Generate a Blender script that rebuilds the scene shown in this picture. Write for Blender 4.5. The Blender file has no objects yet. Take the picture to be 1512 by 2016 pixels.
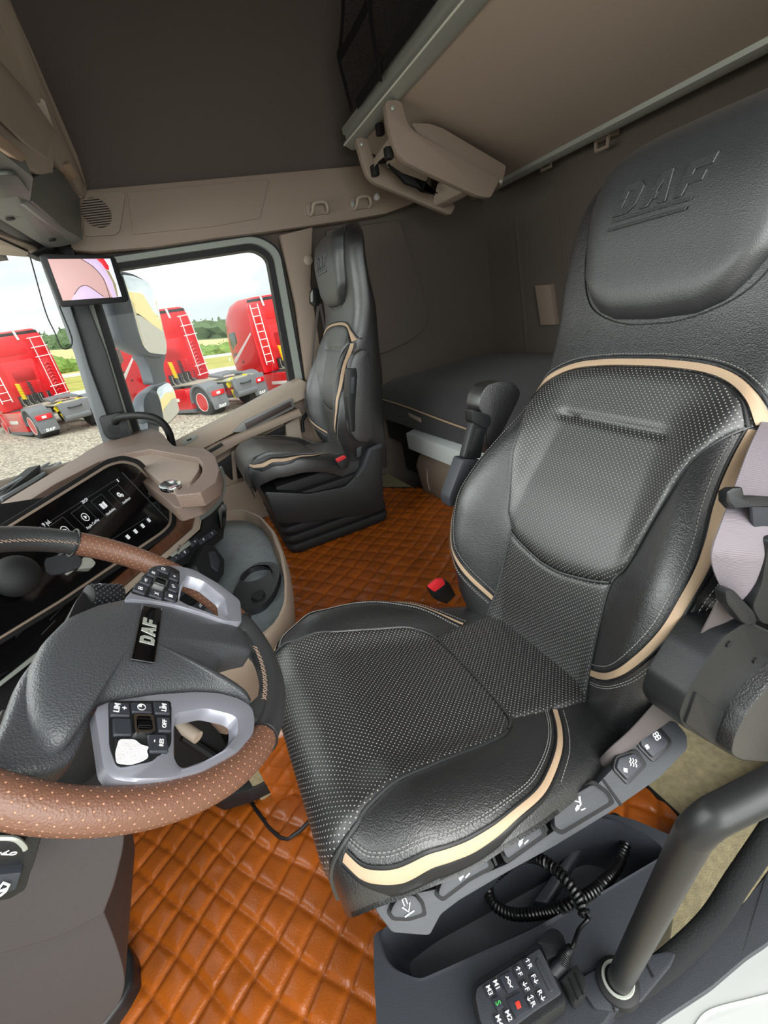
import bpy, bmesh, math, random
from mathutils import Vector, Matrix
from mathutils.bvhtree import BVHTree

# ------------------------------------------------------------------ camera
V = Vector
FPX = 877.0; CX = 756.0; CY = 1008.0
EYE = V((0.0, 0.0, 1.2))
AX = V((0.892, -0.408, -0.192)); AY = V((0.332, 0.305, 0.893))
AX.normalize(); AY = (AY - AY.dot(AX)*AX).normalized(); AZ = AX.cross(AY)
scn = bpy.context.scene
cd = bpy.data.cameras.new('camera'); cam = bpy.data.objects.new('camera', cd)
scn.collection.objects.link(cam); scn.camera = cam
cd.sensor_fit = 'VERTICAL'; cd.sensor_height = 36.0; cd.lens = FPX/2016*36.0
cd.clip_start = 0.02; cd.clip_end = 3000
mw = Matrix((AX, AY, AZ)).transposed().to_4x4(); mw.translation = EYE
cam.matrix_world = mw

# ------------------------------------------------------------------ world, light, exposure
w = bpy.data.worlds.new('overcast_sky'); scn.world = w; w.use_nodes = True
nt = w.node_tree; N = nt.nodes; L = nt.links
bg = N['Background']; bg.inputs[1].default_value = 1.0
tc = N.new('ShaderNodeTexCoord'); mp = N.new('ShaderNodeMapping'); mp.inputs['Scale'].default_value = (1.0, 1.0, 4.5)
L.new(tc.outputs['Generated'], mp.inputs[0])
nz = N.new('ShaderNodeTexNoise'); nz.inputs['Scale'].default_value = 2.6; nz.inputs['Detail'].default_value = 6; nz.inputs['Distortion'].default_value = 0.6
L.new(mp.outputs[0], nz.inputs['Vector'])
cr = N.new('ShaderNodeValToRGB')
cr.color_ramp.elements[0].position = 0.36; cr.color_ramp.elements[0].color = (0.60, 0.68, 0.68, 1)
cr.color_ramp.elements[1].position = 0.62; cr.color_ramp.elements[1].color = (0.93, 0.98, 0.95, 1)
L.new(nz.outputs[0], cr.inputs[0]); L.new(cr.outputs[0], bg.inputs[0])
sd = bpy.data.lights.new('sun', 'SUN'); so = bpy.data.objects.new('sun', sd); scn.collection.objects.link(so)
sd.energy = 2.4; sd.angle = math.radians(60); sd.color = (1.0, 0.97, 0.93)
so.rotation_euler = V((0.25, -1.0, 1.05)).to_track_quat('Z', 'Y').to_euler()
ad = bpy.data.lights.new('door_fill_lamp', 'AREA'); ao = bpy.data.objects.new('door_fill_lamp', ad); scn.collection.objects.link(ao)
ad.shape = 'RECTANGLE'; ad.size = 2.2; ad.size_y = 2.2; ad.energy = 48; ad.color = (.96, 1.0, .99)      # added fill lamp outside the open driver door, brightens the interior
ao.matrix_world = Matrix.Translation(V((.15, -1.7, 1.55))) @ V((0, -1, .12)).to_track_quat('Z', 'Y').to_matrix().to_4x4()
wd = bpy.data.lights.new('windscreen_fill_lamp', 'AREA'); wo = bpy.data.objects.new('windscreen_fill_lamp', wd); scn.collection.objects.link(wo)
wd.shape = 'RECTANGLE'; wd.size = 2.2; wd.size_y = 1.0; wd.energy = 30; wd.color = (.97, 1.0, .98)      # added fill lamp in front of the windscreen, brightens seats and sleeper area
wo.matrix_world = Matrix.Translation(V((-1.45, 1.2, 1.75))) @ V((-1, 0, .30)).to_track_quat('Z', 'Y').to_matrix().to_4x4()
scn.view_settings.view_transform = 'Standard'; scn.view_settings.look = 'None'
scn.view_settings.gamma = 1.0; scn.view_settings.use_curve_mapping = False
scn.view_settings.exposure = 0.45

# ------------------------------------------------------------------ measuring helpers (points on real planes)
def ray(px, py):
    return AX*(px-CX) - AY*(py-CY) - AZ*FPX
def PX(px, py, x): r = ray(px, py); return EYE + r*(x/r.x)
def PY(px, py, y): r = ray(px, py); return EYE + r*(y/r.y)
def PZ(px, py, z): r = ray(px, py); return EYE + r*((z-EYE.z)/r.z)
def PP(px, py, o, n): r = ray(px, py); return EYE + r*((o-EYE).dot(n)/r.dot(n))
def PXs(l, x): return [PX(a, b, x) for a, b in l]
def PYs(l, y): return [PY(a, b, y) for a, b in l]
def PZs(l, z): return [PZ(a, b, z) for a, b in l]

# ------------------------------------------------------------------ materials
def lin(c):
    return tuple(((v/255)/12.92 if v/255 <= 0.04045 else ((v/255+0.055)/1.055)**2.4) for v in c)+(1,)
MATS = {}
def mat(name, rgb, rough=0.5, metal=0.0, bump=0.0, bscale=300.0, vary=0.0, vscale=8.0, coat=0.0, crough=.15, kind='noise', spec=0.5,
        emit=None, alpha=None, trans=0.0, sheen=0.0, dots=None, uvb=False):
    m = bpy.data.materials.new(name); m.use_nodes = True; MATS[name] = m
    n = m.node_tree.nodes; l = m.node_tree.links; b = n['Principled BSDF']
    col = lin(rgb)
    b.inputs['Base Color'].default_value = col; b.inputs['Roughness'].default_value = rough
    b.inputs['Metallic'].default_value = metal; b.inputs['Specular IOR Level'].default_value = spec
    b.inputs['Coat Weight'].default_value = coat; b.inputs['Coat Roughness'].default_value = crough
    b.inputs['Transmission Weight'].default_value = trans; b.inputs['Sheen Weight'].default_value = sheen
    if emit:
        b.inputs['Emission Color'].default_value = lin(emit[0]); b.inputs['Emission Strength'].default_value = emit[1]
    if alpha is not None: b.inputs['Alpha'].default_value = alpha
    t = n.new('ShaderNodeTexCoord')
    csock = None
    if vary:
        z = n.new('ShaderNodeTexNoise'); z.inputs['Scale'].default_value = vscale; z.inputs['Detail'].default_value = 5
        l.new(t.outputs['Object'], z.inputs['Vector'])
        mr = n.new('ShaderNodeMapRange'); mr.inputs['From Min'].default_value = .3; mr.inputs['From Max'].default_value = .7
        mr.inputs['To Min'].default_value = 1-vary; mr.inputs['To Max'].default_value = 1+vary
        l.new(z.outputs[0], mr.inputs[0])
        vm = n.new('ShaderNodeVectorMath'); vm.operation = 'SCALE'; vm.inputs[0].default_value = col[:3]
        l.new(mr.outputs[0], vm.inputs['Scale']); csock = vm.outputs[0]
    nrm = None
    if bump:
        if kind == 'noise':
            z = n.new('ShaderNodeTexNoise'); z.inputs['Scale'].default_value = bscale; z.inputs['Detail'].default_value = 3; o = z.outputs[0]
        else:
            z = n.new('ShaderNodeTexVoronoi'); z.inputs['Scale'].default_value = bscale; o = z.outputs['Distance']
        l.new(t.outputs['Object'], z.inputs['Vector'])
        if kind == 'leather':      # voronoi grain plus long soft creases
            z2 = n.new('ShaderNodeTexVoronoi'); z2.feature = 'DISTANCE_TO_EDGE'; z2.inputs['Scale'].default_value = 34
            zz = n.new('ShaderNodeTexNoise'); zz.inputs['Scale'].default_value = 20; zz.inputs['Detail'].default_value = 4
            l.new(t.outputs['Object'], zz.inputs['Vector'])
            va = n.new('ShaderNodeVectorMath'); va.operation = 'MULTIPLY_ADD'; va.inputs[1].default_value = (.10, .10, .10)
            l.new(zz.outputs['Color'], va.inputs[0]); l.new(t.outputs['Object'], va.inputs[2]); l.new(va.outputs[0], z2.inputs['Vector'])
            cl = n.new('ShaderNodeMapRange'); cl.inputs['From Max'].default_value = .06; cl.inputs['To Max'].default_value = .35
            l.new(z2.outputs[0], cl.inputs[0])
            ad = n.new('ShaderNodeMath'); ad.operation = 'ADD'; l.new(o, ad.inputs[0]); l.new(cl.outputs[0], ad.inputs[1]); o = ad.outputs[0]
        bp = n.new('ShaderNodeBump'); bp.inputs['Strength'].default_value = bump; bp.inputs['Distance'].default_value = 0.0012
        l.new(o, bp.inputs['Height']); nrm = bp
    if dots:                       # staggered perforation: (spacing_u, spacing_v, radius, rgb, depth)
        su, sv, rad, drgb, dep = dots
        uv = n.new('ShaderNodeUVMap')
        def lattice(off):
            s = n.new('ShaderNodeVectorMath'); s.operation = 'MULTIPLY_ADD'; s.inputs[1].default_value = (1/su, 1/sv, 0); s.inputs[2].default_value = (off, off, 0)
            l.new(uv.outputs[0], s.inputs[0])
            f = n.new('ShaderNodeVectorMath'); f.operation = 'FRACTION'; l.new(s.outputs[0], f.inputs[0])
            g = n.new('ShaderNodeVectorMath'); g.operation = 'MULTIPLY_ADD'; g.inputs[1].default_value = (su, sv, 0); g.inputs[2].default_value = (-su/2, -sv/2, 0)
            l.new(f.outputs[0], g.inputs[0])
            d = n.new('ShaderNodeVectorMath'); d.operation = 'LENGTH'; l.new(g.outputs[0], d.inputs[0]); return d.outputs['Value']
        mi = n.new('ShaderNodeMath'); mi.operation = 'MINIMUM'; l.new(lattice(0), mi.inputs[0]); l.new(lattice(.5), mi.inputs[1])
        mk = n.new('ShaderNodeMapRange'); mk.inputs['From Min'].default_value = rad*.75; mk.inputs['From Max'].default_value = rad*1.25
        mk.inputs['To Min'].default_value = 1; mk.inputs['To Max'].default_value = 0
        l.new(mi.outputs[0], mk.inputs[0])
        mx = n.new('ShaderNodeMix'); mx.data_type = 'RGBA'; l.new(mk.outputs[0], mx.inputs[0])
        mx.inputs[6].default_value = col; mx.inputs[7].default_value = lin(drgb)
        if csock: l.new(csock, mx.inputs[6])
        csock = mx.outputs[2]
        b2 = n.new('ShaderNodeBump'); b2.invert = True; b2.inputs['Strength'].default_value = dep; b2.inputs['Distance'].default_value = 0.0012
        l.new(mk.outputs[0], b2.inputs['Height'])
        if nrm: l.new(nrm.outputs[0], b2.inputs['Normal'])
        nrm = b2
        rr = n.new('ShaderNodeMapRange'); rr.inputs['To Min'].default_value = rough; rr.inputs['To Max'].default_value = .9
        l.new(mk.outputs[0], rr.inputs[0]); l.new(rr.outputs[0], b.inputs['Roughness'])
    if csock: l.new(csock, b.inputs['Base Color'])
    if nrm: l.new(nrm.outputs[0], b.inputs['Normal'])
    return m
LEATHER = mat('black_leather', (26, 26, 28), .45, bump=.45, bscale=480, kind='leather', spec=1.0, vary=.15, coat=.8, crough=.36)
LEATHER2 = mat('black_leather_smooth', (42, 43, 45), .5, bump=.35, bscale=560, kind='voronoi', spec=1.0, coat=.6, crough=.42)
PERF = mat('perforated_black_leather', (27, 27, 29), .48, bump=.25, bscale=700, kind='voronoi', spec=1.0, coat=.8, crough=.42, dots=(.0078, .0078, .00085, (168, 164, 158), .5))
BEIGE = mat('beige_leather', (184, 157, 130), .55, bump=.3, bscale=600)
STITCH = mat('grey_thread', (150, 148, 146), .7)
PIPING = mat('black_piping', (24, 24, 26), .45)
BPLAST = mat('black_plastic', (26, 27, 29), .42, bump=.25, bscale=900)
BPLAST_M = mat('matt_black_plastic', (18, 18, 20), .7, bump=.3, bscale=700)
GPLAST = mat('charcoal_plastic', (58, 60, 65), .46, bump=.3, bscale=900)
GPLAST2 = mat('switch_plastic', (48, 51, 58), .5, bump=.2, bscale=1200)
TAUPE = mat('taupe_plastic', (150, 133, 118), .6, bump=.25, bscale=700)
TAUPE_L = mat('light_taupe_plastic', (172, 156, 140), .55, bump=.25, bscale=700)
LINER = mat('brown_grey_headliner', (96, 86, 80), .95, bump=.6, bscale=900, sheen=.1)
SLEEP = mat('sleeper_wall_trim', (98, 88, 80), .9, bump=.5, bscale=800)
BOARD = mat('bunk_underside_board', (184, 167, 151), .7, bump=.3, bscale=800)
ALU = mat('anodised_aluminium', (178, 181, 172), .38, metal=.35)
SILVER = mat('satin_silver_paint', (158, 159, 170), .32, metal=.45, coat=.4)
CHROME = mat('chrome', (220, 220, 220), .12, metal=1)
SEAL = mat('grey_rubber_seal', (148, 154, 146), .5)
RUBBER = mat('black_rubber', (14, 14, 15), .6)
GLOSSB = mat('gloss_black_panel', (7, 7, 9), .1, spec=.5)
CARPET = mat('olive_beige_carpet', (146, 136, 106), .95, bump=.9, bscale=350, vary=.2, vscale=60)
WHITE = mat('white_print', (235, 236, 238), .6)
BROWNL = mat('brown_perforated_leather', (112, 78, 62), .42, bump=.3, bscale=500, kind='voronoi', dots=(.0105, .0105, .0008, (196, 140, 112), .6))
DASHB = mat('brown_dash_skin', (112, 94, 84), .5, bump=.5, bscale=500, kind='voronoi')
DASHT = mat('taupe_dash_top', (146, 130, 118), .5, bump=.3, bscale=600)
REDP = mat('red_truck_paint', (214, 10, 28), .3, coat=.6)
YEL = mat('yellow_plastic', (238, 214, 20), .5)
TYRE = mat('tyre_rubber', (62, 63, 64), .8)
TGREY = mat('grey_truck_plastic', (112, 116, 120), .55)
TDARK = mat('dark_truck_parts', (44, 46, 48), .6, vary=.4, vscale=6)
WPAINT = mat('white_paint', (232, 236, 232), .35, coat=.5)

# ------------------------------------------------------------------ object helpers
COL = scn.collection
OFF = {}
def tag(o, label=None, cat=None, group=None, kind=None):
    if label: o['label'] = label
    if cat: o['category'] = cat
    if group: o['group'] = group
    if kind: o['kind'] = kind
    return o
def thing(name, label, cat, loc=(0, 0, 0), group=None):
    o = bpy.data.objects.new(name, None); COL.objects.link(o); o.location = loc; o.empty_display_size = .05
    OFF[o.name] = V(loc); return tag(o, label, cat, group)
def mesh(name, verts, faces, m, parent=None, smooth=True, uv=None, base=None, mids=None, sharp=None):
    off = OFF[parent.name] if parent else (V(base) if base is not None else V((0, 0, 0)))
    me = bpy.data.meshes.new(name)
    me.from_pydata([tuple(V(v)-off) for v in verts], [], faces)
    if uv:
        ul = me.uv_layers.new(name='UVMap')
        for lp in me.loops: ul.data[lp.index].uv = uv[lp.vertex_index]
    ms = m if isinstance(m, (list, tuple)) else [m]
    for q in ms: me.materials.append(q)
    if mids:
        for p, i in zip(me.polygons, mids): p.material_index = i
    if smooth:
        for p in me.polygons: p.use_smooth = True
        me.set_sharp_from_angle(angle=math.radians(sharp or 38))
    me.update()
    o = bpy.data.objects.new(name, me); COL.objects.link(o)
    if parent: o.parent = parent
    elif base is not None: o.location = base
    OFF[o.name] = off
    return o
class B:
    """collects simple shapes into one mesh"""
    def __init__(s): s.v = []; s.f = []; s.mi = []; s.cur = 0
    def add(s, v, f):
        k = len(s.v); s.v += [V(q) for q in v]; s.f += [tuple(i+k for i in q) for q in f]; s.mi += [s.cur]*len(f); return s
    def obj(s, name, m, parent=None, smooth=True, base=None, sharp=None):
        return mesh(name, s.v, s.f, m, parent, smooth, base=base, mids=s.mi if isinstance(m, (list, tuple)) else None, sharp=sharp)
    def slab(s, pts, vec, bevel=0, seg=2): return s.add(*slab(pts, vec, bevel, seg))
    def box(s, c, sz, bevel=0, R=None, seg=2): return s.add(*box(c, sz, bevel, R, seg))
    def tube(s, pts, r, n=10, closed=False, cap=True): return s.add(*tube(pts, r, n, closed, cap))
def from_bm(bm):
    bm.verts.index_update()
    r = [v.co.copy() for v in bm.verts], [tuple(v.index for v in f.verts) for f in bm.faces]; bm.free(); return r
def slab(pts, vec, bevel=0, seg=2):
    """outline pts extruded along vec, rims softened"""
    bm = bmesh.new(); vec = V(vec); pts = [V(p) for p in pts]; n = len(pts)
    a = [bm.verts.new(p) for p in pts]; b = [bm.verts.new(p+vec) for p in pts]
    bm.faces.new(a); bm.faces.new(b[::-1])
    for i in range(n): bm.faces.new((a[(i+1) % n], a[i], b[i], b[(i+1) % n]))
    bmesh.ops.recalc_face_normals(bm, faces=bm.faces)
    if bevel:
        bm.edges.ensure_lookup_table()
        es = [e for e in bm.edges if (e.verts[0] in a) == (e.verts[1] in a)]
        bmesh.ops.bevel(bm, geom=es, offset=bevel, segments=seg, affect='EDGES', profile=.6, clamp_overlap=True)
    return from_bm(bm)
def box(c, sz, bevel=0, R=None, seg=2):
    bm = bmesh.new(); bmesh.ops.create_cube(bm, size=1.0)
    for v in bm.verts: v.co = V((v.co.x*sz[0], v.co.y*sz[1], v.co.z*sz[2]))
    if bevel: bmesh.ops.bevel(bm, geom=list(bm.edges), offset=bevel, segments=seg, affect='EDGES', profile=.6)
    c = V(c)
    for v in bm.verts: v.co = (R @ v.co if R else v.co) + c
    return from_bm(bm)
def frame(o, x, y):
    """4x4 frame: origin o, x axis, y roughly, z out"""
    x = V(x).normalized(); z = x.cross(V(y)).normalized(); y = z.cross(x)
    m = Matrix((x, y, z)).transposed().to_4x4(); m.translation = V(o); return m
def spline(pts, n=8, closed=False):
    """Catmull-Rom through pts"""
    P = [V(p) for p in pts]; k = len(P); out = []
    rng = range(k) if closed else range(k-1)
    for i in rng:
        if closed: a, b, c, d = P[i-1], P[i], P[(i+1) % k], P[(i+2) % k]
        else: a, b, c, d = P[max(i-1, 0)], P[i], P[i+1], P[min(i+2, k-1)]
        for j in range(n):
            t = j/n; out.append(.5*((2*b)+(c-a)*t+(2*a-5*b+4*c-d)*t*t+(3*b-a-3*c+d)*t**3))
    if not closed: out.append(P[-1].copy())
    return out
def interp(tab, x):
    """smooth 1-D lookup in [(x, v), ...]"""
    if x <= tab[0][0]: return tab[0][1]
    if x >= tab[-1][0]: return tab[-1][1]
    for i in range(len(tab)-1):
        if tab[i][0] <= x <= tab[i+1][0]:
            x0, v0 = tab[i]; x1, v1 = tab[i+1]; h = x1-x0; t = (x-x0)/h
            def sl(j):
                if j <= 0 or j >= len(tab)-1: return (tab[min(j+1, len(tab)-1)][1]-tab[max(j-1, 0)][1])/(tab[min(j+1, len(tab)-1)][0]-tab[max(j-1, 0)][0])
                a = (tab[j][1]-tab[j-1][1])/(tab[j][0]-tab[j-1][0]); b = (tab[j+1][1]-tab[j][1])/(tab[j+1][0]-tab[j][0])
                return 0 if a*b <= 0 else 2*a*b/(a+b)
            m0, m1 = sl(i)*h, sl(i+1)*h
            return (2*t**3-3*t*t+1)*v0+(t**3-2*t*t+t)*m0+(-2*t**3+3*t*t)*v1+(t**3-t*t)*m1
def tube(pts, r, n=10, closed=False, cap=True):
    P = [V(p) for p in pts]; k = len(P); rr = r if isinstance(r, (list, tuple)) else [r]*k
    vs = []; fs = []; up = None
    for i in range(k):
        if closed: t = (P[(i+1) % k]-P[i-1])
        else: t = P[min(i+1, k-1)]-P[max(i-1, 0)]
        t.normalize()
        if up is None: up = t.orthogonal().normalized()
        up = (up-up.dot(t)*t)
        up = up.normalized() if up.length > 1e-6 else t.orthogonal().normalized()
        s = t.cross(up)
        for j in range(n):
            a = 2*math.pi*j/n; vs.append(P[i]+(up*math.cos(a)+s*math.sin(a))*rr[i])
    for i in range(k if closed else k-1):
        for j in range(n):
            a = i*n+j; b = i*n+(j+1) % n; c = ((i+1) % k)*n+(j+1) % n; d = ((i+1) % k)*n+j; fs.append((a, b, c, d))
    if cap and not closed: fs.append(tuple(range(n))[::-1]); fs.append(tuple(range((k-1)*n, k*n)))
    return vs, fs
def gridf(nr, nc, closec=False, closer=False, flip=False):
    f = []
    for i in range(nr if closer else nr-1):
        for j in range(nc if closec else nc-1):
            q = (i*nc+j, i*nc+(j+1) % nc, ((i+1) % nr)*nc+(j+1) % nc, ((i+1) % nr)*nc+j)
            f.append(q[::-1] if flip else q)
    return f
def loft(rings, cap=True):
    n = len(rings[0]); v = [p for r in rings for p in r]; f = gridf(len(rings), n, closec=True)
    if cap: f.append(tuple(range(n))[::-1]); f.append(tuple(range((len(rings)-1)*n, len(rings)*n)))
    return v, f
def rnd(pts, r, n=4):
    """round the corners of a polygon (any dimension)"""
    P = [V(p) for p in pts]; k = len(P); out = []
    rs = r if isinstance(r, (list, tuple)) else [r]*k
    for i in range(k):
        a, b, c = P[i-1], P[i], P[(i+1) % k]; r_ = rs[i]
        d1 = a-b; d2 = c-b; q = min(r_, d1.length*.45, d2.length*.45)
        if q < 1e-6: out.append(b); continue
        p1 = b+d1.normalized()*q; p2 = b+d2.normalized()*q
        for j in range(n+1):
            t = j/n; out.append(p1*(1-t)**2+b*2*t*(1-t)+p2*t*t)
    return out
def ringslab(outer, inner, vec, bm_bevel=0):
    """frame between two loops of equal length, extruded by vec"""
    n = len(outer); vec = V(vec); o = [V(p) for p in outer]; i_ = [V(p) for p in inner]
    v = o+i_+[p+vec for p in o]+[p+vec for p in i_]; f = []
    for k in range(n):
        l = (k+1) % n
        f += [(k, l, n+l, n+k), (2*n+k, 3*n+k, 3*n+l, 2*n+l), (k, 2*n+k, 2*n+l, l), (n+k, n+l, 3*n+l, 3*n+k)]
    bm = bmesh.new(); vv = [bm.verts.new(p) for p in v]
    for q in f: bm.faces.new([vv[a] for a in q])
    bmesh.ops.recalc_face_normals(bm, faces=bm.faces)
    return from_bm(bm)
def resample(loop, n, closed=True):
    P = [V(p) for p in loop]; Q = P+[P[0]] if closed else P
    d = [0]
    for i in range(len(Q)-1): d.append(d[-1]+(Q[i+1]-Q[i]).length)
    out = []; m = n if closed else n-1
    for i in range(n):
        t = d[-1]*i/m; j = 0
        while j < len(d)-2 and d[j+1] < t: j += 1
        s = (t-d[j])/max(d[j+1]-d[j], 1e-9); out.append(Q[j].lerp(Q[j+1], s))
    return out
def textmesh(s, size, M, depth=.0004, shear=0, bold=0, align='CENTER'):
    """letters as a mesh standing on frame M (x along the line, y up, z out)"""
    c = bpy.data.curves.new('t', 'FONT'); c.body = s; c.size = size; c.extrude = depth; c.shear = shear; c.offset = bold
    c.align_x = align; c.align_y = 'CENTER'; c.resolution_u = 2
    o = bpy.data.objects.new('t', c); COL.objects.link(o)
    dg = bpy.context.evaluated_depsgraph_get(); me = o.evaluated_get(dg).to_mesh()
    v = [M @ q.co for q in me.vertices]; f = [tuple(p.vertices) for p in me.polygons]
    o.evaluated_get(dg).to_mesh_clear(); bpy.data.objects.remove(o); bpy.data.curves.remove(c)
    return v, f
LOGO = {'D': [[(0, 0), (.6, 0), (.86, .22), (.86, .78), (.6, 1), (0, 1), (0, .5), (.28, .5), (.28, .74), (.5, .74), (.57, .66), (.57, .34), (.5, .26), (.28, .26), (.28, .49), (0, .49)]],
        'A': [[(0, 0), (.3, 0), (.38, .2), (.495, .2), (.495, .4), (.43, .4), (.5, .7), (.57, .4), (.505, .4), (.505, .2), (.62, .2), (.7, 0), (1, 0), (.68, 1), (.32, 1)]],
        'F': [[(0, 0), (.3, 0), (.3, .32), (.76, .32), (.76, .58), (.3, .58), (.3, .72), (.84, .72), (.84, 1), (0, 1)]]}
def logo(M, h, depth, slant=.0, gap=.1):
    """the three block letters of the maker's mark; M: x along word, y up, z out; h letter height"""
    v = []; f = []; x = 0
    tot = (.86+1+.84+2*gap)*h
    for ch in 'DAF':
        for poly in LOGO[ch]:
            pts = [M @ V((x-tot/2+px*h+slant*py*h, (py-.5)*h, 0)) for px, py in poly]
            a, b = slab(pts, (M.to_3x3() @ V((0, 0, depth))), min(.0006, depth*.4), 1); k = len(v); v += a; f += [tuple(i+k for i in q) for q in b]
        x += (max(p[0] for p in LOGO[ch][0])+gap)*h
    return v, f
# ------------------------------------------------------------------ seat surfaces (shared by both seats, seat coordinates in metres)
def sm(t):
    t = max(0., min(1., t)); return t*t*(3-2*t)
BW = [(-.12, .20), (-.05, .215), (0, .235), (.06, .25), (.11, .262), (.16, .272), (.22, .27), (.28, .258), (.35, .236), (.42, .218), (.48, .22), (.58, .235), (.68, .243), (.78, .238), (.83, .215), (.86, .175), (.885, .12)]
BC = [(-.12, -.01), (0, 0), (.08, .012), (.17, .020), (.25, .010), (.33, -.008), (.42, -.028), (.50, -.040), (.58, -.048), (.66, -.040), (.76, -.030), (.82, -.036), (.86, -.055), (.885, -.075)]
BB = [(-.12, -.01), (-.05, .02), (0, .05), (.06, .07), (.12, .085), (.2, .085), (.28, .065), (.35, .035), (.42, -.005), (.48, -.035), (.58, -.052), (.68, -.045), (.76, -.040), (.82, -.045), (.86, -.06), (.885, -.08)]
def back_n(s, y):
    w = interp(BW, s); a = min(abs(y)/w, 1.0); nc = interp(BC, s); nb = interp(BB, s)
    n = nc+(nb-nc)*sm((a-.42)/.42)
    if a > .8: n -= .05*(1-math.sqrt(max(0, 1-((a-.8)/.2)**2)))
    return n
def back_pt(st, s, y, off=0.):
    n = back_n(s, y)+off; sf, cf = math.sin(st['phi']), math.cos(st['phi'])
    return (st['hx']+s*sf-n*cf, st['yc']+y, st['hz']+s*cf+n*sf)
CX_ = [(-.12, -.034), (-.09, -.040), (-.06, -.038), (-.035, -.030), (-.01, -.009), (.015, .015), (.06, .06)]
CD_ = [(-.12, .115), (-.09, .082), (-.06, .050), (-.035, .024), (-.01, .006), (.015, 0), (.06, 0)]
CZ_ = [(-.12, .652), (.015, .652), (.06, .652), (.12, .634), (.20, .606), (.28, .581), (.36, .566), (.5, .55)]
CW_ = [(-.12, .17), (-.09, .185), (-.06, .205), (-.035, .225), (-.01, .24), (.03, .256), (.1, .272), (.18, .272), (.26, .258), (.35, .232), (.5, .21)]
CB_ = [(-.12, 0), (-.035, .006), (.02, .016), (.08, .028), (.2, .036), (.28, .030), (.36, .004), (.5, -.02)]
def cush_pt(st, u, y, off=0.):
    x = interp(CX_, u) if u < .06 else u
    w = interp(CW_, u); a = min(abs(y)/w, 1.0)
    z = interp(CZ_, u)-interp(CD_, u)+interp(CB_, u)*sm((a-.4)/.35)
    if a > .78: z -= (.045-.019*sm((u-.08)/.12))*(1-math.sqrt(max(0, 1-((a-.78)/.22)**2)))
    fx = max(0., min(1., (-u+.02)/.07)) if u < .02 else 0.
    return (st['cx']+x-off*fx, st['yc']+y, st['cz']+z+off*(1-fx))
DRV = dict(hx=.446, hz=.577, phi=math.radians(22.4), yc=.54, cx=0., cz=0., sk=0.)
PAS = dict(hx=.580, hz=.672, phi=math.radians(8.5), yc=2.05, cx=.145, cz=.085, sk=.05)
# ------------------------------------------------------------------ cab shell
YW = 2.45; XR = 1.85
def offl(loop, d):
    """grow a 2-D loop outwards by d"""
    P = [V((a, b, 0)) for a, b in loop]; k = len(P); out = []
    area = sum(P[i].x*P[(i+1) % k].y-P[(i+1) % k].x*P[i].y for i in range(k)); s = 1 if area > 0 else -1
    for i in range(k):
        a = (P[i]-P[i-1]).normalized(); b = (P[(i+1) % k]-P[i]).normalized()
        n1 = V((a.y, -a.x, 0))*s; n2 = V((b.y, -b.x, 0))*s; m = (n1+n2); m = m/max(m.length_squared/2, .3)
        q = P[i]+m*d; out.append((q.x, q.y))
    return out
def r2(loop, r, n=4): return [(p.x, p.y) for p in rnd([V((a, b, 0)) for a, b in loop], r, n)]
def sy(name, loop, y, th, m, parent=None, bevel=.004, smooth=True):
    b = B(); b.slab(PYs(loop, y), (0, th, 0), bevel); return b.obj(name, m, parent, smooth)
def struct(o): return tag(o, kind='structure')

f = B(); f.slab([(-1.3, .06, -.004), (1.85, .06, -.004), (1.85, 2.5, -.004), (-1.3, 2.5, -.004)], (0, 0, -.05)); struct(f.obj('floor', CARPET, smooth=False))
# engine tunnel under the middle and the passenger side
f = B(); f.slab([(-.20, .985, 0), (-.20, .93, .285), (-.20, 2.44, .285), (-.20, 2.44, 0)], (1.15, 0, 0), .012); t_ = struct(f.obj('trim_1', CARPET)); t_.name = 'trim_1'
# window opening in the far door: glass outline measured on the wall plane
GL = [(178, 538), (500, 490), (527, 506), (572, 756), (529, 780), (344, 875), (290, 900)]
def wl3(d, y):
    L2 = offl(GL, d); P = [V((a, b, 0)) for a, b in L2]
    q = rnd(P, [10+d*.5, 24+d, 24+d, 6, 6, 6, 10], 5); return [PY(p.x, p.y, y) for p in q]
b = B(); inner = wl3(26, YW+.02); n = len(inner)
# wall ring from the opening out to a rectangle
tl_ = PY(98, 490, YW+.02); bl_ = PY(218, 890, YW+.02)
rect = [tl_, V((.68, YW+.02, 1.9)), V((.68, YW+.02, 1.9)), V((.68, YW+.02, 0)), V((.3, YW+.02, 0)), V((-.4, YW+.02, 0)), bl_]
outer = []
for i, c in enumerate(rect): outer += [c]*6
for k in range(n): outer[k] = outer[k]+V(((k % 6)*1e-4, 0, (k % 6)*1e-4))
b.add(*ringslab(outer, inner, (0, .05, 0)))
b.slab([(.68, YW+.02, 0), (XR, YW+.02, 0), (XR, YW+.02, 2.2), (.68, YW+.02, 2.2)], (0, .05, 0))
b.slab([tuple(tl_), (.68, YW+.02, 1.9), (.68, YW+.02, 2.2), (tl_.x, YW+.02, 2.2)], (0, .05, 0)); b.slab([(-1.0, YW+.02, 0), (-.4, YW+.02, 0), tuple(bl_), (-.6, YW+.02, bl_.z), (-1.0, YW+.02, bl_.z)], (0, .05, 0))
struct(b.obj('wall_far', SLEEP, smooth=False))
GLASS = bpy.data.materials.new('clear_glass'); GLASS.use_nodes = True
g_ = GLASS.node_tree; g_.nodes.remove(g_.nodes['Principled BSDF']); gt = g_.nodes.new('ShaderNodeBsdfTransparent'); gt.inputs[0].default_value = (.97, .99, .98, 1)
gg = g_.nodes.new('ShaderNodeBsdfGlossy'); gg.inputs['Roughness'].default_value = .02; gf = g_.nodes.new('ShaderNodeFresnel'); gf.inputs[0].default_value = 1.25
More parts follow.
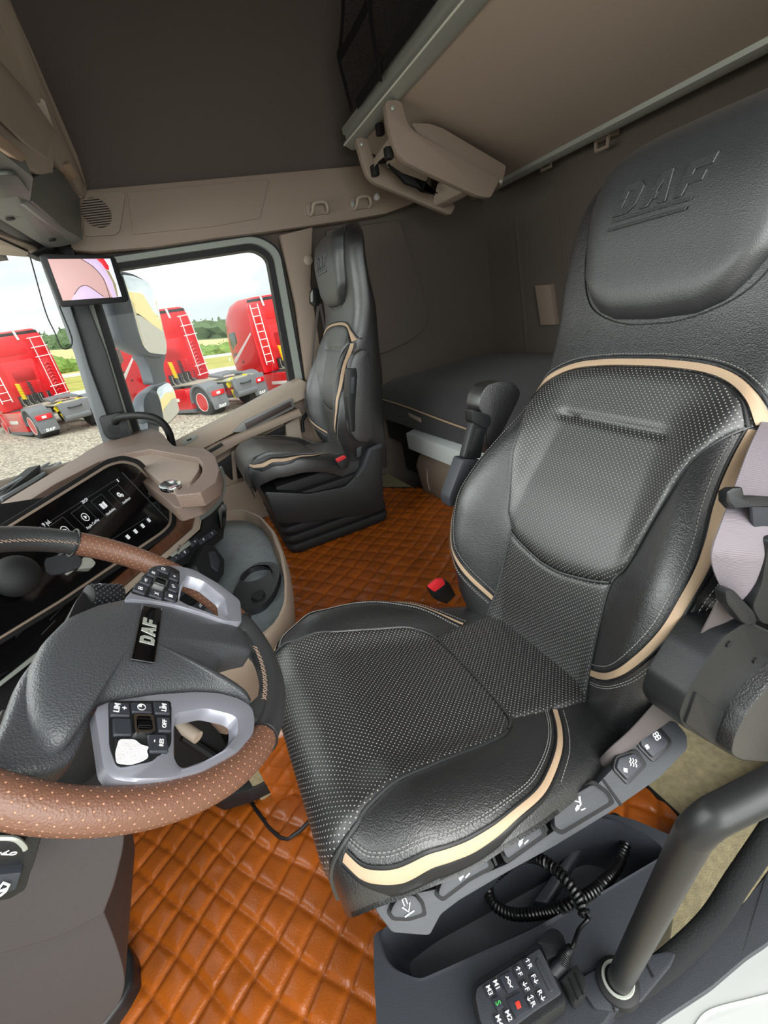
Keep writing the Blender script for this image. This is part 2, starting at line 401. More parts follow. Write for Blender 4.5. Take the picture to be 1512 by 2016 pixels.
gm = g_.nodes.new('ShaderNodeMixShader'); g_.links.new(gf.outputs[0], gm.inputs[0]); g_.links.new(gt.outputs[0], gm.inputs[1]); g_.links.new(gg.outputs[0], gm.inputs[2])
g_.links.new(gm.outputs[0], g_.nodes['Material Output'].inputs[0])
wn = struct(mesh('window_1', wl3(0, YW+.035), [tuple(range(n))], GLASS, smooth=False))
b = B(); b.add(*ringslab(wl3(13, YW-.005), wl3(-1, YW-.005), (0, .06, 0))); b.obj('window_frame', RUBBER, wn)
b = B(); b.add(*ringslab(wl3(25, YW-.03), wl3(13, YW-.03), (0, .05, 0))); b.obj('door_seal', SEAL, wn)
b = B(); b.add(*ringslab(wl3(29, YW-.025), wl3(25, YW-.025), (0, .05, 0))); b.obj('seal_lip', RUBBER, wn)

# upper side trim with coat hooks and loudspeaker
tr = [(165, 373), (704, 325), (850, 312), (850, 380), (806, 404), (760, 421), (684, 434), (523, 457), (430, 468), (300, 487), (186, 496), (108, 490), (96, 450), (140, 385)]
t2 = struct(sy('trim_2', tr, YW-.06, .07, TAUPE, bevel=.012))
sy('trim_ridge', [(250, 378), (520, 352), (530, 356), (512, 430), (420, 446), (262, 462)], YW-.066, .01, TAUPE, t2, .005)
sp = sy('speaker_panel', r2([(165, 378), (240, 376), (247, 384), (236, 455), (226, 463), (163, 466)], 10), YW-.07, .012, TAUPE, t2, .004)
b = B(); c0 = PY(190, 419, YW-.072); b.slab([c0+V((math.cos(a)*.052, 0, math.sin(a)*.052)) for a in [i*math.pi/14 for i in range(28)]], (0, .004, 0)); b.obj('speaker_recess', RUBBER, t2)
for i in range(12):
    z = -.046+i*.0084; hw_ = math.sqrt(.054**2-z*z); b = B(); b.box(c0+V((0, -.003, z)), (2*hw_, .005, .0042), .001); b.obj('grille_slat', TAUPE, t2)
for cx_, cy_, k in ((626, 412, 0), (711, 401, 1)):
    b = B(); h = tag(b.obj('x', TAUPE) if False else thing('coat_hook', '', 'hook', PY(cx_, cy_, YW-.07)), ['taupe coat hook left of the other on the upper side trim', 'taupe coat hook nearest the white round button'][k], 'hook', 'coat hooks on the side trim')
    o = PY(cx_, cy_, YW-.07)
    b = B(); b.slab(rnd([o+V(p) for p in ((-.055, 0, .03), (.055, 0, .03), (.06, 0, -.022), (-.06, 0, -.022))], .015), (0, .012, 0), .004); b.obj('base', TAUPE, h)
    b = B(); b.tube(spline([o+V(p) for p in ((-.04, 0, -.02), (-.038, -.03, -.012), (-.026, -.042, .016), (.026, -.042, .016), (.038, -.03, -.012), (.04, 0, -.02))], 5), .0075, 8); b.obj('loop', TAUPE_L, h)
for px_, py_, m_, lb in ((742, 388, WHITE, 'small white round button on the upper side trim'), (695, 402, SEAL, 'small grey round cap between the two coat hooks')):
    o = PY(px_, py_, YW-.068); b = B(); b.tube([o+V((0, .01, 0)), o+V((0, -.006, 0)), o+V((0, -.009, 0))], [.014, .014, .010], 16); tag(b.obj('round_button', m_, base=o), lb, 'button')
# B-pillar cover, its cap, sleeper wall relief, lower door
bp_ = struct(sy('trim_3', [(552, 462), (616, 446), (612, 560), (632, 690), (668, 905), (628, 905), (607, 780), (583, 600)], YW-.045, .06, TAUPE, bevel=.01))
o = PY(607, 512, YW-.05); b = B(); b.tube([o+V((0, .01, 0)), o+V((0, -.003, 0)), o+V((0, -.008, 0))], [.022, .022, .015], 20); b.obj('round_cap', TAUPE_L, bp_)
struct(sy('trim_4', r2([(640, 452), (788, 432), (846, 610), (838, 648), (806, 673), (752, 698), (690, 700)], 12), YW-.012, .03, SLEEP, bevel=.012))
GREYB = mat('grey_bezel', (112, 112, 112), .4, metal=.2)
dr = B(); dr.slab(PYs([(300, 905), (344, 885), (592, 762), (625, 800), (640, 1010), (600, 1110), (430, 1180), (300, 1100)], YW-.03), (0, .05, 0), .004); door = struct(dr.obj('door_1', TAUPE))
sy('sill_trim', [(336, 880), (440, 827), (530, 777), (592, 746), (604, 752), (606, 782), (520, 822), (400, 884), (350, 905)], YW-.11, .13, TAUPE_L, door, .010)
sy('silver_bezel', r2([(456, 852), (480, 829), (576, 783), (580, 803), (488, 850)], 5), YW-.118, .02, GREYB, door, .004)
sy('dark_insert', [(482, 834), (572, 790), (575, 800), (486, 846)], YW-.122, .01, mat('dark_wood', (52, 38, 34), .4), door, .002)
sy('armrest_trim', [(380, 902), (420, 878), (470, 856), (590, 806), (596, 818), (478, 870), (400, 915)], YW-.15, .13, TAUPE, door, .010)
sy('dark_strip', [(392, 897), (436, 872), (440, 877), (396, 903)], YW-.157, .01, RUBBER, door, .001)
wsw = sy('window_switch_panel', r2([(356, 874), (366, 864), (386, 856), (390, 860), (378, 870), (362, 878)], 3), YW-.116, .01, SEAL, door, .002)
sy('window_switch', [(367, 866), (376, 862), (378, 865), (369, 869)], YW-.12, .006, BPLAST, wsw, .001)
sy('door_pocket', [(425, 915), (462, 890), (560, 838), (562, 850), (540, 930), (455, 945)], YW-.04, .02, RUBBER, door, .003)
sy('pocket_divider', [(455, 890), (462, 886), (468, 945), (460, 948)], YW-.06, .04, TAUPE_L, door, .003)
sy('pocket_divider', [(562, 836), (588, 820), (604, 915), (570, 920)], YW-.07, .05, TAUPE_L, door, .006)
b = B(); b.tube(spline(PYs([(597, 850), (596, 828), (604, 815), (614, 806)], YW-.06), 6), .009, 8); b.obj('pull_handle', RUBBER, door)
sy('lower_panel', [(440, 960), (560, 918), (640, 925), (660, 1100), (450, 1180), (420, 1100)], YW-.05, .04, TAUPE, door, .012)

# ceiling: one lofted dark headliner
rings = []
prof = [(2.455, 1.84), (2.44, 1.95), (2.41, 2.08), (2.34, 2.20), (2.22, 2.29), (2.05, 2.34), (1.25, 2.36), (.45, 2.34), (.28, 2.29), (.14, 2.2), (.06, 2.08), (.04, 1.85)]
for x in (-.48, -.40, -.2, .1, .5, .9, 1.3, 1.6, 1.86):
    d = .10*sm((-x-.2)/.42)+.06*sm((x-1.2)/.66); rings.append([V((x, y, z-(d if z > 2.1 else 0))) for y, z in prof])
v = [p for r in rings for p in r]; fs = gridf(len(rings), len(prof)); k = len(v)
v += [p+V((0, 0, .05)) if .3 < p.y < 2.2 else p+V((0, .05 if p.y > 1 else -.05, .02)) for p in v]; fs += [tuple(i+k for i in q)[::-1] for q in fs]
# shallow embossed field in the liner
struct(mesh('ceiling', v, fs, LINER, sharp=60))
# rear wall, near wall behind the door, near header and front header: the opaque body around the openings
b = B(); b.slab([(XR, -.0, -.05), (XR, 2.5, -.05), (XR, 2.5, 2.4), (XR, 0, 2.4)], (.06, 0, 0)); wr = struct(b.obj('wall_rear', SLEEP, smooth=False))
for px0, px1 in ((1010, 1016), (1100, 1106)):
    b = B(); b.slab(PXs([(px0, 420), (px1, 420), (px1+26, 720), (px0+26, 720)], XR-.004), (.02, 0, 0), .004); b.obj('wall_rib', SLEEP, wr)
b = B(); b.slab(PXs([(1052, 562), (1082, 560), (1092, 640), (1064, 640)], XR-.03), (.04, 0, 0), .006); b.obj('storage_flap', TAUPE, wr)
b = B(); b.slab([(.98, .0, 0), (XR, .0, 0), (XR, .0, 2.3), (.98, .0, 2.3)], (0, -.05, 0)); b.slab([(-.9, .03, 1.86), (.98, .03, 1.86), (.98, .03, 2.3), (-.9, .03, 2.3)], (0, -.05, 0)); struct(b.obj('wall_near', SLEEP, smooth=False))
b = B(); b.slab([(-.47, -.0, 1.67), (-.47, 2.5, 1.67), (-.47, 2.5, 2.4), (-.47, 0, 2.4)], (-.06, 0, 0)); struct(b.obj('wall_front', LINER, smooth=False))
# firewall under the windscreen
b = B(); b.slab([(-1.0, .0, 0), (-1.0, 2.5, 0), (-.72, 2.5, .86), (-.72, 0, .86)], (-.05, 0, 0)); struct(b.obj('wall_firewall', BPLAST_M, smooth=False))
# near-side B-pillar and inner sill (dark)
b = B(); b.slab([(.95, .02, 0), (1.12, .02, 0), (1.12, .02, 1.86), (.99, .02, 1.86)], (0, .10, 0), .02); struct(b.obj('trim_5', BPLAST_M))

# far A-pillar: grey cover, dark cover
ap = B(); ap.slab(PYs([(64, 470), (98, 470), (128, 570), (157, 660), (175, 721), (212, 822), (242, 905), (214, 905), (175, 794), (146, 699), (112, 605), (88, 540)], YW-.08), (0, .10, 0), .008); apo = struct(ap.obj('trim_6', mat('pillar_grey_plastic', (112, 115, 118), .5, bump=.2, bscale=800)))
sy('pillar_cover', [(98, 470), (140, 470), (168, 590), (208, 692), (252, 840), (262, 905), (242, 905), (212, 822), (175, 721), (157, 660), (128, 570)], YW-.06, .08, BPLAST, apo, .006)
sb = sy('pillar_speaker', r2([(193, 822), (236, 812), (246, 816), (262, 862), (214, 866), (204, 856)], 5), YW-.13, .06, BPLAST, apo, .006)
c0 = PY(224, 845, YW-.131)
for i in range(7):
    z = -.021+i*.007; b = B(); b.box(c0+V((0, -.001, z)), (2*math.sqrt(max(.0001, .025**2-z*z)), .003, .003)); b.obj('grille_slat', RUBBER, apo)
h = tag(B().tube(spline([PY(226, 832, YW-.12), PY(236, 822, YW-.18), PY(275, 818, YW-.24), PY(308, 824, YW-.27), PY(330, 846, YW-.27), PY(340, 880, YW-.25), PY(342, 905, YW-.2)], 7), .016, 12).obj('assist_bar', RUBBER, base=PY(342, 905, YW-.2)), 'black curved grab handle at the foot of the far windscreen pillar', 'handle')

# windscreen
wsv = []
def wsx(y): return -.64+.19*((y-1.25)/1.12)**4+.02*((y-1.25)/1.15)**2
rows = 8; cols = 20
for j in range(rows):
    t = j/(rows-1)
    for i in range(cols):
        y = .12+2.26*i/(cols-1); wsv.append(V((wsx(y)+.16*t, y, .86+.82*t)))
ws = struct(mesh('window_2', wsv, gridf(rows, cols), GLASS))
# radio aerial loop printed at the side of the glass (thin dark wire loop hanging by the pillar)
b = B(); b.tube(spline(PYs([(55, 490), (66, 530), (90, 615), (108, 655), (118, 680), (126, 687), (136, 685), (142, 675), (138, 655), (118, 605), (96, 545), (86, 512)], 2.30), 5), .0026, 6); tag(b.obj('cable_loop', RUBBER, base=PY(130, 687, 2.30)), 'thin dark cable loop hanging beside the far windscreen pillar', 'cable')
# wiper resting on the outside of the glass
b = B(); wp = [PX(0, 985, -.72), PX(60, 950, -.72), PX(118, 913, -.70)]; b.tube(wp, .010, 6); b.tube([PX(-5, 968, -.74), PX(55, 935, -.74), PX(96, 912, -.74)], .006, 6); b.slab(PXs([(74, 925), (110, 911), (118, 914), (90, 930)], -.73), (-.02, 0, 0), .004); tag(b.obj('windscreen_wiper', TGREY, base=wp[0]), 'grey windscreen wiper lying along the bottom of the windscreen', 'wiper')

# outside skin of this cab behind the door (seen in the mirror)
b = B(); b.slab([(.66, 2.53, .1), (1.95, 2.53, .1), (1.95, 2.53, 2.5), (.72, 2.53, 2.5)], (0, .04, 0), .02); b.slab([(-.9, 2.53, -.9), (5.2, 2.53, -.9), (5.2, 2.53, .02), (-.9, 2.53, .02)], (0, .04, 0), .03); struct(b.obj('trim_11', mat('cream_body_paint', (226, 214, 190), .35, coat=.5)))
# ------------------------------------------------------------------ outdoors
def gz(x, y): return EYE.z-2.7-.061*x+.0177*y
def fieldmat(name, stops, scale=.6):
    m = bpy.data.materials.new(name); m.use_nodes = True; n = m.node_tree.nodes; l = m.node_tree.links; b = n['Principled BSDF']; b.inputs['Roughness'].default_value = .95
    t = n.new('ShaderNodeTexCoord'); z = n.new('ShaderNodeTexNoise'); z.inputs['Scale'].default_value = scale; z.inputs['Detail'].default_value = 8; z.inputs['Roughness'].default_value = .7
    l.new(t.outputs['Object'], z.inputs['Vector']); r = n.new('ShaderNodeValToRGB'); e = r.color_ramp.elements
    e[0].position, e[1].position = stops[0][0], stops[-1][0]; e[0].color = lin(stops[0][1]); e[1].color = lin(stops[-1][1])
    for p, c in stops[1:-1]: q = e.new(p); q.color = lin(c)
    l.new(z.outputs[0], r.inputs[0]); l.new(r.outputs[0], b.inputs['Base Color']); return m
# gravel: stone cells of varied tone, colour darkened towards their edges
GRAVEL = mat('gravel', (178, 170, 152), .95)
n = GRAVEL.node_tree.nodes; l = GRAVEL.node_tree.links
t = n.new('ShaderNodeTexCoord'); vz = n.new('ShaderNodeTexVoronoi'); vz.inputs['Scale'].default_value = 14.0; l.new(t.outputs['Object'], vz.inputs['Vector'])
sx = n.new('ShaderNodeSeparateColor'); l.new(vz.outputs['Color'], sx.inputs[0]); r = n.new('ShaderNodeValToRGB'); e = r.color_ramp.elements
e[0].position = 0; e[0].color = lin((150, 143, 128)); e[1].position = 1; e[1].color = lin((222, 214, 196)); q = e.new(.5); q.color = lin((194, 185, 166))
l.new(sx.outputs[0], r.inputs[0])
md = n.new('ShaderNodeMapRange'); md.inputs['From Min'].default_value = .35; md.inputs['From Max'].default_value = .75; md.inputs['To Min'].default_value = 1; md.inputs['To Max'].default_value = .45
l.new(vz.outputs['Distance'], md.inputs[0]); vm = n.new('ShaderNodeVectorMath'); vm.operation = 'SCALE'; l.new(r.outputs[0], vm.inputs[0]); l.new(md.outputs[0], vm.inputs['Scale']); l.new(vm.outputs[0], n['Principled BSDF'].inputs['Base Color'])
def ground(name, pts, m): return struct(mesh(name, pts, [tuple(range(len(pts)))], m, smooth=False))
def G(x, y, h=0): return V((x, y, gz(x, y)+h))
rows_ = []
for y in (-40, 2, 10, 20, 30, 42): rows_ += [G(x, y) for x in (-90, -30, -10, 0, 10, 30, 90)]
tag(mesh('gravel_yard', rows_, gridf(6, 7), GRAVEL, smooth=False), kind='structure')
GR1 = fieldmat('verge_grass', [(.3, (120, 138, 60)), (.5, (176, 170, 84)), (.7, (206, 190, 110))], 1.6)
GR2 = fieldmat('stubble_field', [(.35, (206, 182, 122)), (.6, (226, 204, 146))], .5)
LEAF = fieldmat('leaf_green', [(.3, (70, 98, 46)), (.5, (112, 142, 66)), (.7, (160, 180, 96))], 2.0)
LEAFD = fieldmat('dark_leaf_green', [(.3, (62, 84, 56)), (.55, (96, 118, 78)), (.75, (126, 146, 98))], 1.2)
random.seed(5)
def strip(name, y0, y1, h0, h1, m, amp=0):
    xs = [-160+i*8 for i in range(41)]; v = []
    for j in range(5):
        t = j/4; y = y0+(y1-y0)*t
        for x in xs: v.append(V((x, y, EYE.z+(h0(x/y*1.0)*(1-t)+h1(x/y*1.0)*t)*y)) + V((0, 0, random.uniform(-amp, amp))))
    return struct(mesh(name, v, gridf(5, 41), m))
vv = [V((x, y, EYE.z+h)) for x, h in ((58, -5.9), (75, -3.2), (110, -.5), (190, 9.0)) for y in (-80, -30, 0, 25, 40)]
struct(mesh('rear_slope', vv, gridf(4, 5), GR2))
# slopes (height over distance, relative to the eye) of the land lines, by bearing
def ln(a, b): return lambda q: a+(b-a)*max(-1.2, min(2.0, (q+.174)/.23))
strip('verge', 41.5, 60, ln(-.027, -.042), ln(.004, -.020), GR1)
strip('field', 60, 120, ln(.004, -.020), ln(.045, .014), GR2)
strip('hillside', 120, 260, ln(.045, .014), ln(.058, .024), LEAFD)
def bush(name, c, sx_, sy_, sz_, m, label, group, cat='bush', n=260):
    bm = bmesh.new(); bmesh.ops.create_icosphere(bm, subdivisions=3, radius=1.0)
    for q in bm.verts:
        s_ = 1+random.uniform(-.16, .16)+.15*math.sin(q.co.x*5+c[0])*math.cos(q.co.z*6+c[1]); q.co = V((q.co.x*sx_*s_, q.co.y*sy_*s_, q.co.z*sz_*s_))+V(c)
    v, f = from_bm(bm)
    for i in range(n):     # leaf tufts
        p = random.choice(v[:642]); d = V([random.gauss(0, 1) for _ in range(3)]).normalized()*.07*sz_; s = d.orthogonal().normalized()*.05*sz_
        k = len(v); p = p+(p-V(c))*.06; v += [p, p+d+s, p+d*2, p+d-s]; f.append((k, k+1, k+2, k+3))
    return tag(mesh(name, v, f, m, smooth=False, base=c), label, cat, group)
def thicket(name, spots, m, label, cat):
    v = []; f = []
    for c, sx_, sz_, nl in spots:
        bm = bmesh.new(); bmesh.ops.create_icosphere(bm, subdivisions=2, radius=1.0)
        for q in bm.verts:
            s_ = 1+random.uniform(-.2, .2)+.15*math.sin(q.co.x*5+c[0])*math.cos(q.co.z*6+c[1]); q.co = V((q.co.x*sx_*s_, q.co.y*sx_*s_, q.co.z*sz_*s_))+V(c)
        a, b_ = from_bm(bm); k = len(v); v += a; f += [tuple(i+k for i in q) for q in b_]
        for i in range(nl):
            p = random.choice(a); d = V([random.gauss(0, 1) for _ in range(3)]).normalized()*.09*sz_; s = d.orthogonal().normalized()*.07*sz_
            k = len(v); p = p+(p-V(c))*.06; v += [p, p+d+s, p+d*2, p+d-s]; f.append((k, k+1, k+2, k+3))
    return tag(mesh(name, v, f, m, smooth=False, base=spots[0][0]), label, cat, kind='stuff')
sp1 = []; sp2 = []
for i in range(34):
    q = -.40+.028*i+random.uniform(-.01, .01); y = 64+random.uniform(-2, 4); s = random.uniform(1.0, 1.8); sp1.append(((q*y, y, EYE.z+ln(.010, -.015)(q)*y), s*1.8, s, 90))
for i in range(60):
    q = -.42+.017*i+random.uniform(-.01, .01); y = 150+random.uniform(-8, 8); s = random.uniform(2.2, 4.2); sp2.append(((q*y, y, EYE.z+ln(.050, .024)(q)*y), s*1.3, s, 60))
thicket('hedge', sp1, LEAF, 'pale green hedge running behind the parked red lorries', 'hedge')
thicket('woodland', sp2, LEAFD, 'dark green line of woodland on the skyline beyond the fields', 'trees')
# guard rail along the verge
b = B(); b.tube([V((x, 50, EYE.z+ln(-.012, -.031)(x/50)*50+.6)) for x in range(-40, 60, 5)], .16, 6)
for x in range(-40, 60, 5): b.tube([V((x, 50.2, EYE.z+ln(-.012, -.031)(x/50)*50-.4)), V((x, 50.2, EYE.z+ln(-.012, -.031)(x/50)*50+.6))], .08, 5)
tag(b.obj('guard_rail', WPAINT, base=(0, 50, 0)), 'pale guard rail running along the grass verge', 'fence')

# tractor units.  local axes: x forward, y to its left, z up; origin on the ground under the rear axle
def lorry(loc, head, label):
    T = thing('red_lorry', label, 'lorry', loc, 'red tractor units parked on the gravel')
    d = V((math.cos(head), math.sin(head), 0)); lf = V((-d.y, d.x, 0)); o = V(loc)
    K_ = 1.11
    def P(x, y, z): return o+(d*x+lf*y+V((0, 0, z)))*K_
    def sl(bb, pts, vec, bev=.02): bb.slab([P(*p) for p in pts], d*vec[0]+lf*vec[1]+V((0, 0, vec[2])), bev)
    WB = 3.8; XB = WB-1.05; XF = WB+1.38      # cab back and front
    b = B()        # cab body as lofted sections along x: (x, half width, bottom, top)
    secs = [(XB, 1.20, 1.15, 3.72), (XB+.04, 1.25, 1.05, 3.80), (XB+.9, 1.25, .85, 3.84), (WB+.5, 1.25, .55, 3.74), (WB+1.0, 1.24, .45, 3.45), (XF-.1, 1.18, .42, 3.05), (XF, 1.05, .45, 2.2)]
    rings = []
    for x, w_, z0, z1 in secs:
        r = rnd([P(x, w_, z0), P(x, w_+.01, z0+1.6), P(x, w_-.07, z1-.25), P(x, w_-.22, z1), P(x, -w_+.22, z1), P(x, -w_+.07, z1-.25), P(x, -w_-.01, z0+1.6), P(x, -w_, z0)], .12, 2); rings.append(r)
    b.add(*loft(rings)); b.obj('cab', REDP, T, sharp=30)
    # pressed fields on the back of the cab
    for nm, y0, y1, z0, z1, bev in (('back_panel', -.5, .5, 2.95, 3.55, .02), ('back_panel', -.55, .55, 1.75, 2.75, .05), ('back_panel', -.38, .38, 1.95, 2.45, .05), ('back_panel', .68, 1.12, 2.85, 3.55, .02), ('back_panel', .68, 1.12, 1.5, 2.7, .02), ('back_panel', -1.12, -.68, 1.5, 2.7, .02), ('back_panel', -1.12, -.68, 2.85, 3.55, .02)):
        b = B(); q = rnd([P(XB-.012, y0, z0), P(XB-.012, y1, z0), P(XB-.012, y1, z1), P(XB-.012, y0, z1)], .12, 3); b.slab(q, d*.05, .012); b.obj(nm, REDP, T)
    b = B(); sl(b, [(XB-.02, -1.12, 3.64), (XB-.02, 1.12, 3.64), (XB-.02, 1.08, 3.74), (XB-.02, -1.08, 3.74)], (.06, 0, 0)); b.obj('roof_edge_vent', TDARK, T)
    for y in (.42, -.42): b = B(); sl(b, [(XB-.05, y, 3.45), (XB-.05, y+.08, 3.45), (XB-.05, y+.12, 3.78), (XB-.05, y+.04, 3.78)], (.04, 0, 0), .008); b.obj('strap', WPAINT, T)
    # ladder on the left rear corner
    b = B()
    for y in (1.13, .80): b.tube([P(XB-.16, y, 1.35), P(XB-.16, y, 3.55)], .022, 6)
    b.obj('ladder_rail', WPAINT, T)
    for i in range(8): b = B(); b.tube([P(XB-.16, 1.13, 1.45+i*.28), P(XB-.16, .80, 1.45+i*.28)], .018, 6); b.obj('ladder_rung', WPAINT, T)
    for y in (-.72, -1.12): b = B(); b.tube([P(XB-.15, y, 1.2), P(XB-.15, y, 3.45)], .018, 6); b.obj('air_duct_rail', WPAINT, T)
    for z in (1.25, 1.6, 2.75, 3.1, 3.45): b = B(); b.tube([P(XB-.15, -.62, z), P(XB-.15, -1.2, z+.02)], .02, 6); b.obj('cross_bracket', WPAINT, T)
    b = B()
    for i in range(9): b.tube([P(XB-.05, -.82, 1.4+i*.13), P(XB-.06, -.92, 1.46+i*.13), P(XB-.05, -1.02, 1.4+i*.13)], .028, 5)
    b.obj('pressed_ribs', REDP, T)
    # sides: window, door line, white flash, roof window shape
    for s in (1, -1):
        yy = 1.262*s
        b = B(); b.slab(rnd([P(WB+.35, yy, 1.95), P(WB+1.02, yy-.01*s, 1.85), P(WB+.95, yy-.03*s, 2.75), P(WB+.35, yy-.02*s, 2.78)], .08, 2), lf*(-.03*s), .006); b.obj('side_window', GLOSSG, T)
        b = B(); b.slab([P(XB+.15, yy, 2.55), P(WB+1.05, yy, 1.55), P(WB+1.08, yy, 1.72), P(XB+.15, yy, 2.62)], lf*(-.02*s), .004); b.obj('white_flash', WPAINT, T)
        b = B(); b.slab(rnd([P(XB+.35, yy-.09*s, 3.12), P(WB+.95, yy-.10*s, 2.98), P(WB+.75, yy-.15*s, 3.3), P(WB+.0, yy-.17*s, 3.58), P(XB+.35, yy-.16*s, 3.58)], .06, 2), lf*(-.05*s), .006); b.obj('roof_flash', WPAINT, T)
        b = B(); b.slab(rnd([P(XB+.1, yy, 1.12), P(XB+.5, yy, 1.12), P(XB+.5, yy, 1.30), P(XB+.1, yy, 1.30)], .03, 2), lf*(-.02*s)); b.obj('locker_door', REDP, T)
        b = B(); b.slab([P(WB+.25, yy+.004*s, 1.55), P(WB+.42, yy+.004*s, 1.55), P(WB+.42, yy+.004*s, 1.62), P(WB+.25, yy+.004*s, 1.62)], lf*(-.02*s)); b.obj('door_handle', TDARK, T)
        # wheel arch, wheels
        b = B(); arc = [P(WB+.72*math.cos(a), yy+.01*s, .52+.68*math.sin(a)) for a in [math.pi*i/12 for i in range(13)]]; arc2 = [P(WB+.58*math.cos(a), yy+.01*s, .52+.56*math.sin(a)) for a in [math.pi*i/12 for i in range(12, -1, -1)]]
        b.slab(arc+arc2, lf*(-.2*s), .01); b.obj('wheel_arch', REDP, T)
        for x in (WB, 0):
            y1 = 1.19*s; y0 = (.88 if x else .55)*s
            prof = [(y0, .30), (y0, .46), (y0+.04*s, .505), (y1-.05*s, .505), (y1, .46), (y1, .33), (y1-.02*s, .31)]
            rg = [[P(x+r_*math.cos(a), y_, .505+r_*math.sin(a)) for a in [2*math.pi*i/28 for i in range(28)]] for y_, r_ in prof]
            b = B(); b.add(*loft(rg, cap=True)); wh = b.obj('wheel', TYRE, T, sharp=40)
            prof = [(y1+.004*s, .315), (y1+.008*s, .29), (y1-.10*s, .26), (y1-.14*s, .16), (y1-.06*s, .13), (y1-.05*s, .02)] if not x else [(y1+.004*s, .315), (y1+.008*s, .29), (y1-.02*s, .25), (y1+.03*s, .14), (y1+.05*s, .10), (y1+.05*s, .02)]
            rg = [[P(x+r_*math.cos(a), y_, .505+r_*math.sin(a)) for a in [2*math.pi*i/28 for i in range(28)]] for y_, r_ in prof]
            b = B(); b.add(*loft(rg)); b.obj('wheel_rim', REDP, wh)
            b = B(); rr = [P(x+.312*math.cos(2*math.pi*i/28), y1+.006*s, .505+.312*math.sin(2*math.pi*i/28)) for i in range(28)]; b.tube(rr, .014, 5, True); b.obj('rim_ring', WPAINT, wh)
            b = B()
            for i in range(10): a = 2*math.pi*i/10; b.tube([P(x+.19*math.cos(a), y1-.11*s, .505+.19*math.sin(a)), P(x+.19*math.cos(a), y1-.06*s, .505+.19*math.sin(a))], .02, 6)
            tag(b.obj('wheel_nuts', ALU, wh), kind='stuff')
        # side skirt
        b = B(); b.slab(rnd([P(.62, yy-.02*s, .30), P(WB-.70, yy-.02*s, .30), P(WB-.70, yy-.02*s, 1.02), P(.70, yy-.02*s, 1.00)], .06, 2), lf*(-.35*s), .02); b.obj('side_skirt', REDP, T)
        b = B(); b.slab([P(.62, yy-.02*s, .18), P(WB-.70, yy-.02*s, .18), P(WB-.70, yy-.02*s, .30), P(.62, yy-.02*s, .30)], lf*(-.3*s), .01); b.obj('skirt_foot', TGREY, T)
        b = B(); b.slab(rnd([P(1.3, yy+.0*s, .60), P(2.4, yy+.0*s, .60), P(2.4, yy+.0*s, .72), P(1.3, yy+.0*s, .72)], .05, 3), lf*(-.02*s), .004); b.obj('white_bar', WPAINT, T)
        # rear mudguard with lamp, flap and white lettered strip
        arc = [P(.64*math.cos(a), 1.23*s, .50+.64*math.sin(a)) for a in [math.pi*i/14 for i in range(15)]]; arc2 = [P(.56*math.cos(a), 1.23*s, .50+.55*math.sin(a)) for a in [math.pi*i/14 for i in range(14, -1, -1)]]
        b = B(); b.slab(arc+arc2, lf*(-.66*s), .015); b.obj('mudguard', TGREY, T)
        b = B(); b.slab(rnd([P(-.66, 1.22*s, .22), P(-.66, .60*s, .22), P(-.64, .58*s, .98), P(-.64, 1.22*s, .98)], .05, 2), d*.05, .012); b.obj('mudflap', TGREY, T)
        b = B(); b.slab(rnd([P(-.69, 1.16*s, .66), P(-.69, .66*s, .66), P(-.69, .66*s, .83), P(-.69, 1.16*s, .83)], .03, 2), d*.04, .01); b.obj('tail_lamp', REDP, T)
        b = B(); b.slab([P(-.70, .98*s, .70), P(-.70, .84*s, .70), P(-.70, .84*s, .78), P(-.70, .98*s, .78)], d*.02, .004); b.obj('lamp_lens', WPAINT, T)
        b = B(); b.slab([P(-.68, 1.14*s, .24), P(-.68, .66*s, .24), P(-.68, .66*s, .36), P(-.68, 1.14*s, .36)], d*.02, .003); fl = b.obj('mudflap_strip', TGREY, T)
        b = B(); M = frame(P(-.683, .90*s, .30), -lf, V((0, 0, 1))); b.add(*logo(M, .11, .004, slant=.2)); b.obj('flap_lettering', WPAINT, fl)
        b = B(); b.slab([P(-.78, .50*s, .78), P(-.78, .24*s, .86), P(-.78, .22*s, 1.10), P(-.78, .44*s, 1.06), P(-.78, .55*s, .92)], d*.05, .01); b.slab([P(-.78, .44*s, .72), P(-.78, .34*s, .70), P(-.78, .30*s, .42), P(-.78, .38*s, .40)], d*.05, .01); b.obj('wheel_chock', YEL, T)
        b = B(); b.slab([P(-1.0, .36*s, .78), P(XB+1, .36*s, .78), P(XB+1, .36*s, 1.05), P(-1.0, .36*s, 1.05)], lf*(-.09*s), .01); b.obj('chassis_rail', TGREY, T)
    # chassis top: deck, fifth wheel, rear crossmember, hoses
    b = B(); b.slab([P(-.95, -.55, 1.0), P(-.95, .55, 1.0), P(XB, .55, 1.05), P(XB, -.55, 1.05)], V((0, 0, .05)), .01); b.obj('deck', mat_deck, T)
    b = B(); b.slab(rnd([P(-.55, -.45, 1.1), P(-.15, -.12, 1.16), P(-.15, .12, 1.16), P(-.55, .45, 1.1), P(.35, .42, 1.22), P(.5, .2, 1.22), P(.5, -.2, 1.22), P(.35, -.42, 1.22)], .06, 2), V((0, 0, .09)), .02); b.obj('fifth_wheel', TGREY, T)
    b = B(); b.slab([P(-1.08, -.45, .62), P(-1.08, .45, .62), P(-1.08, .5, 1.02), P(-1.08, -.5, 1.02)], d*.12, .02); cm = b.obj('rear_crossmember', TGREY, T)
    b = B(); b.tube([P(-.95, -.42, .55), P(-.95, .42, .55)], .16, 12); b.obj('air_tank', TGREY, T)
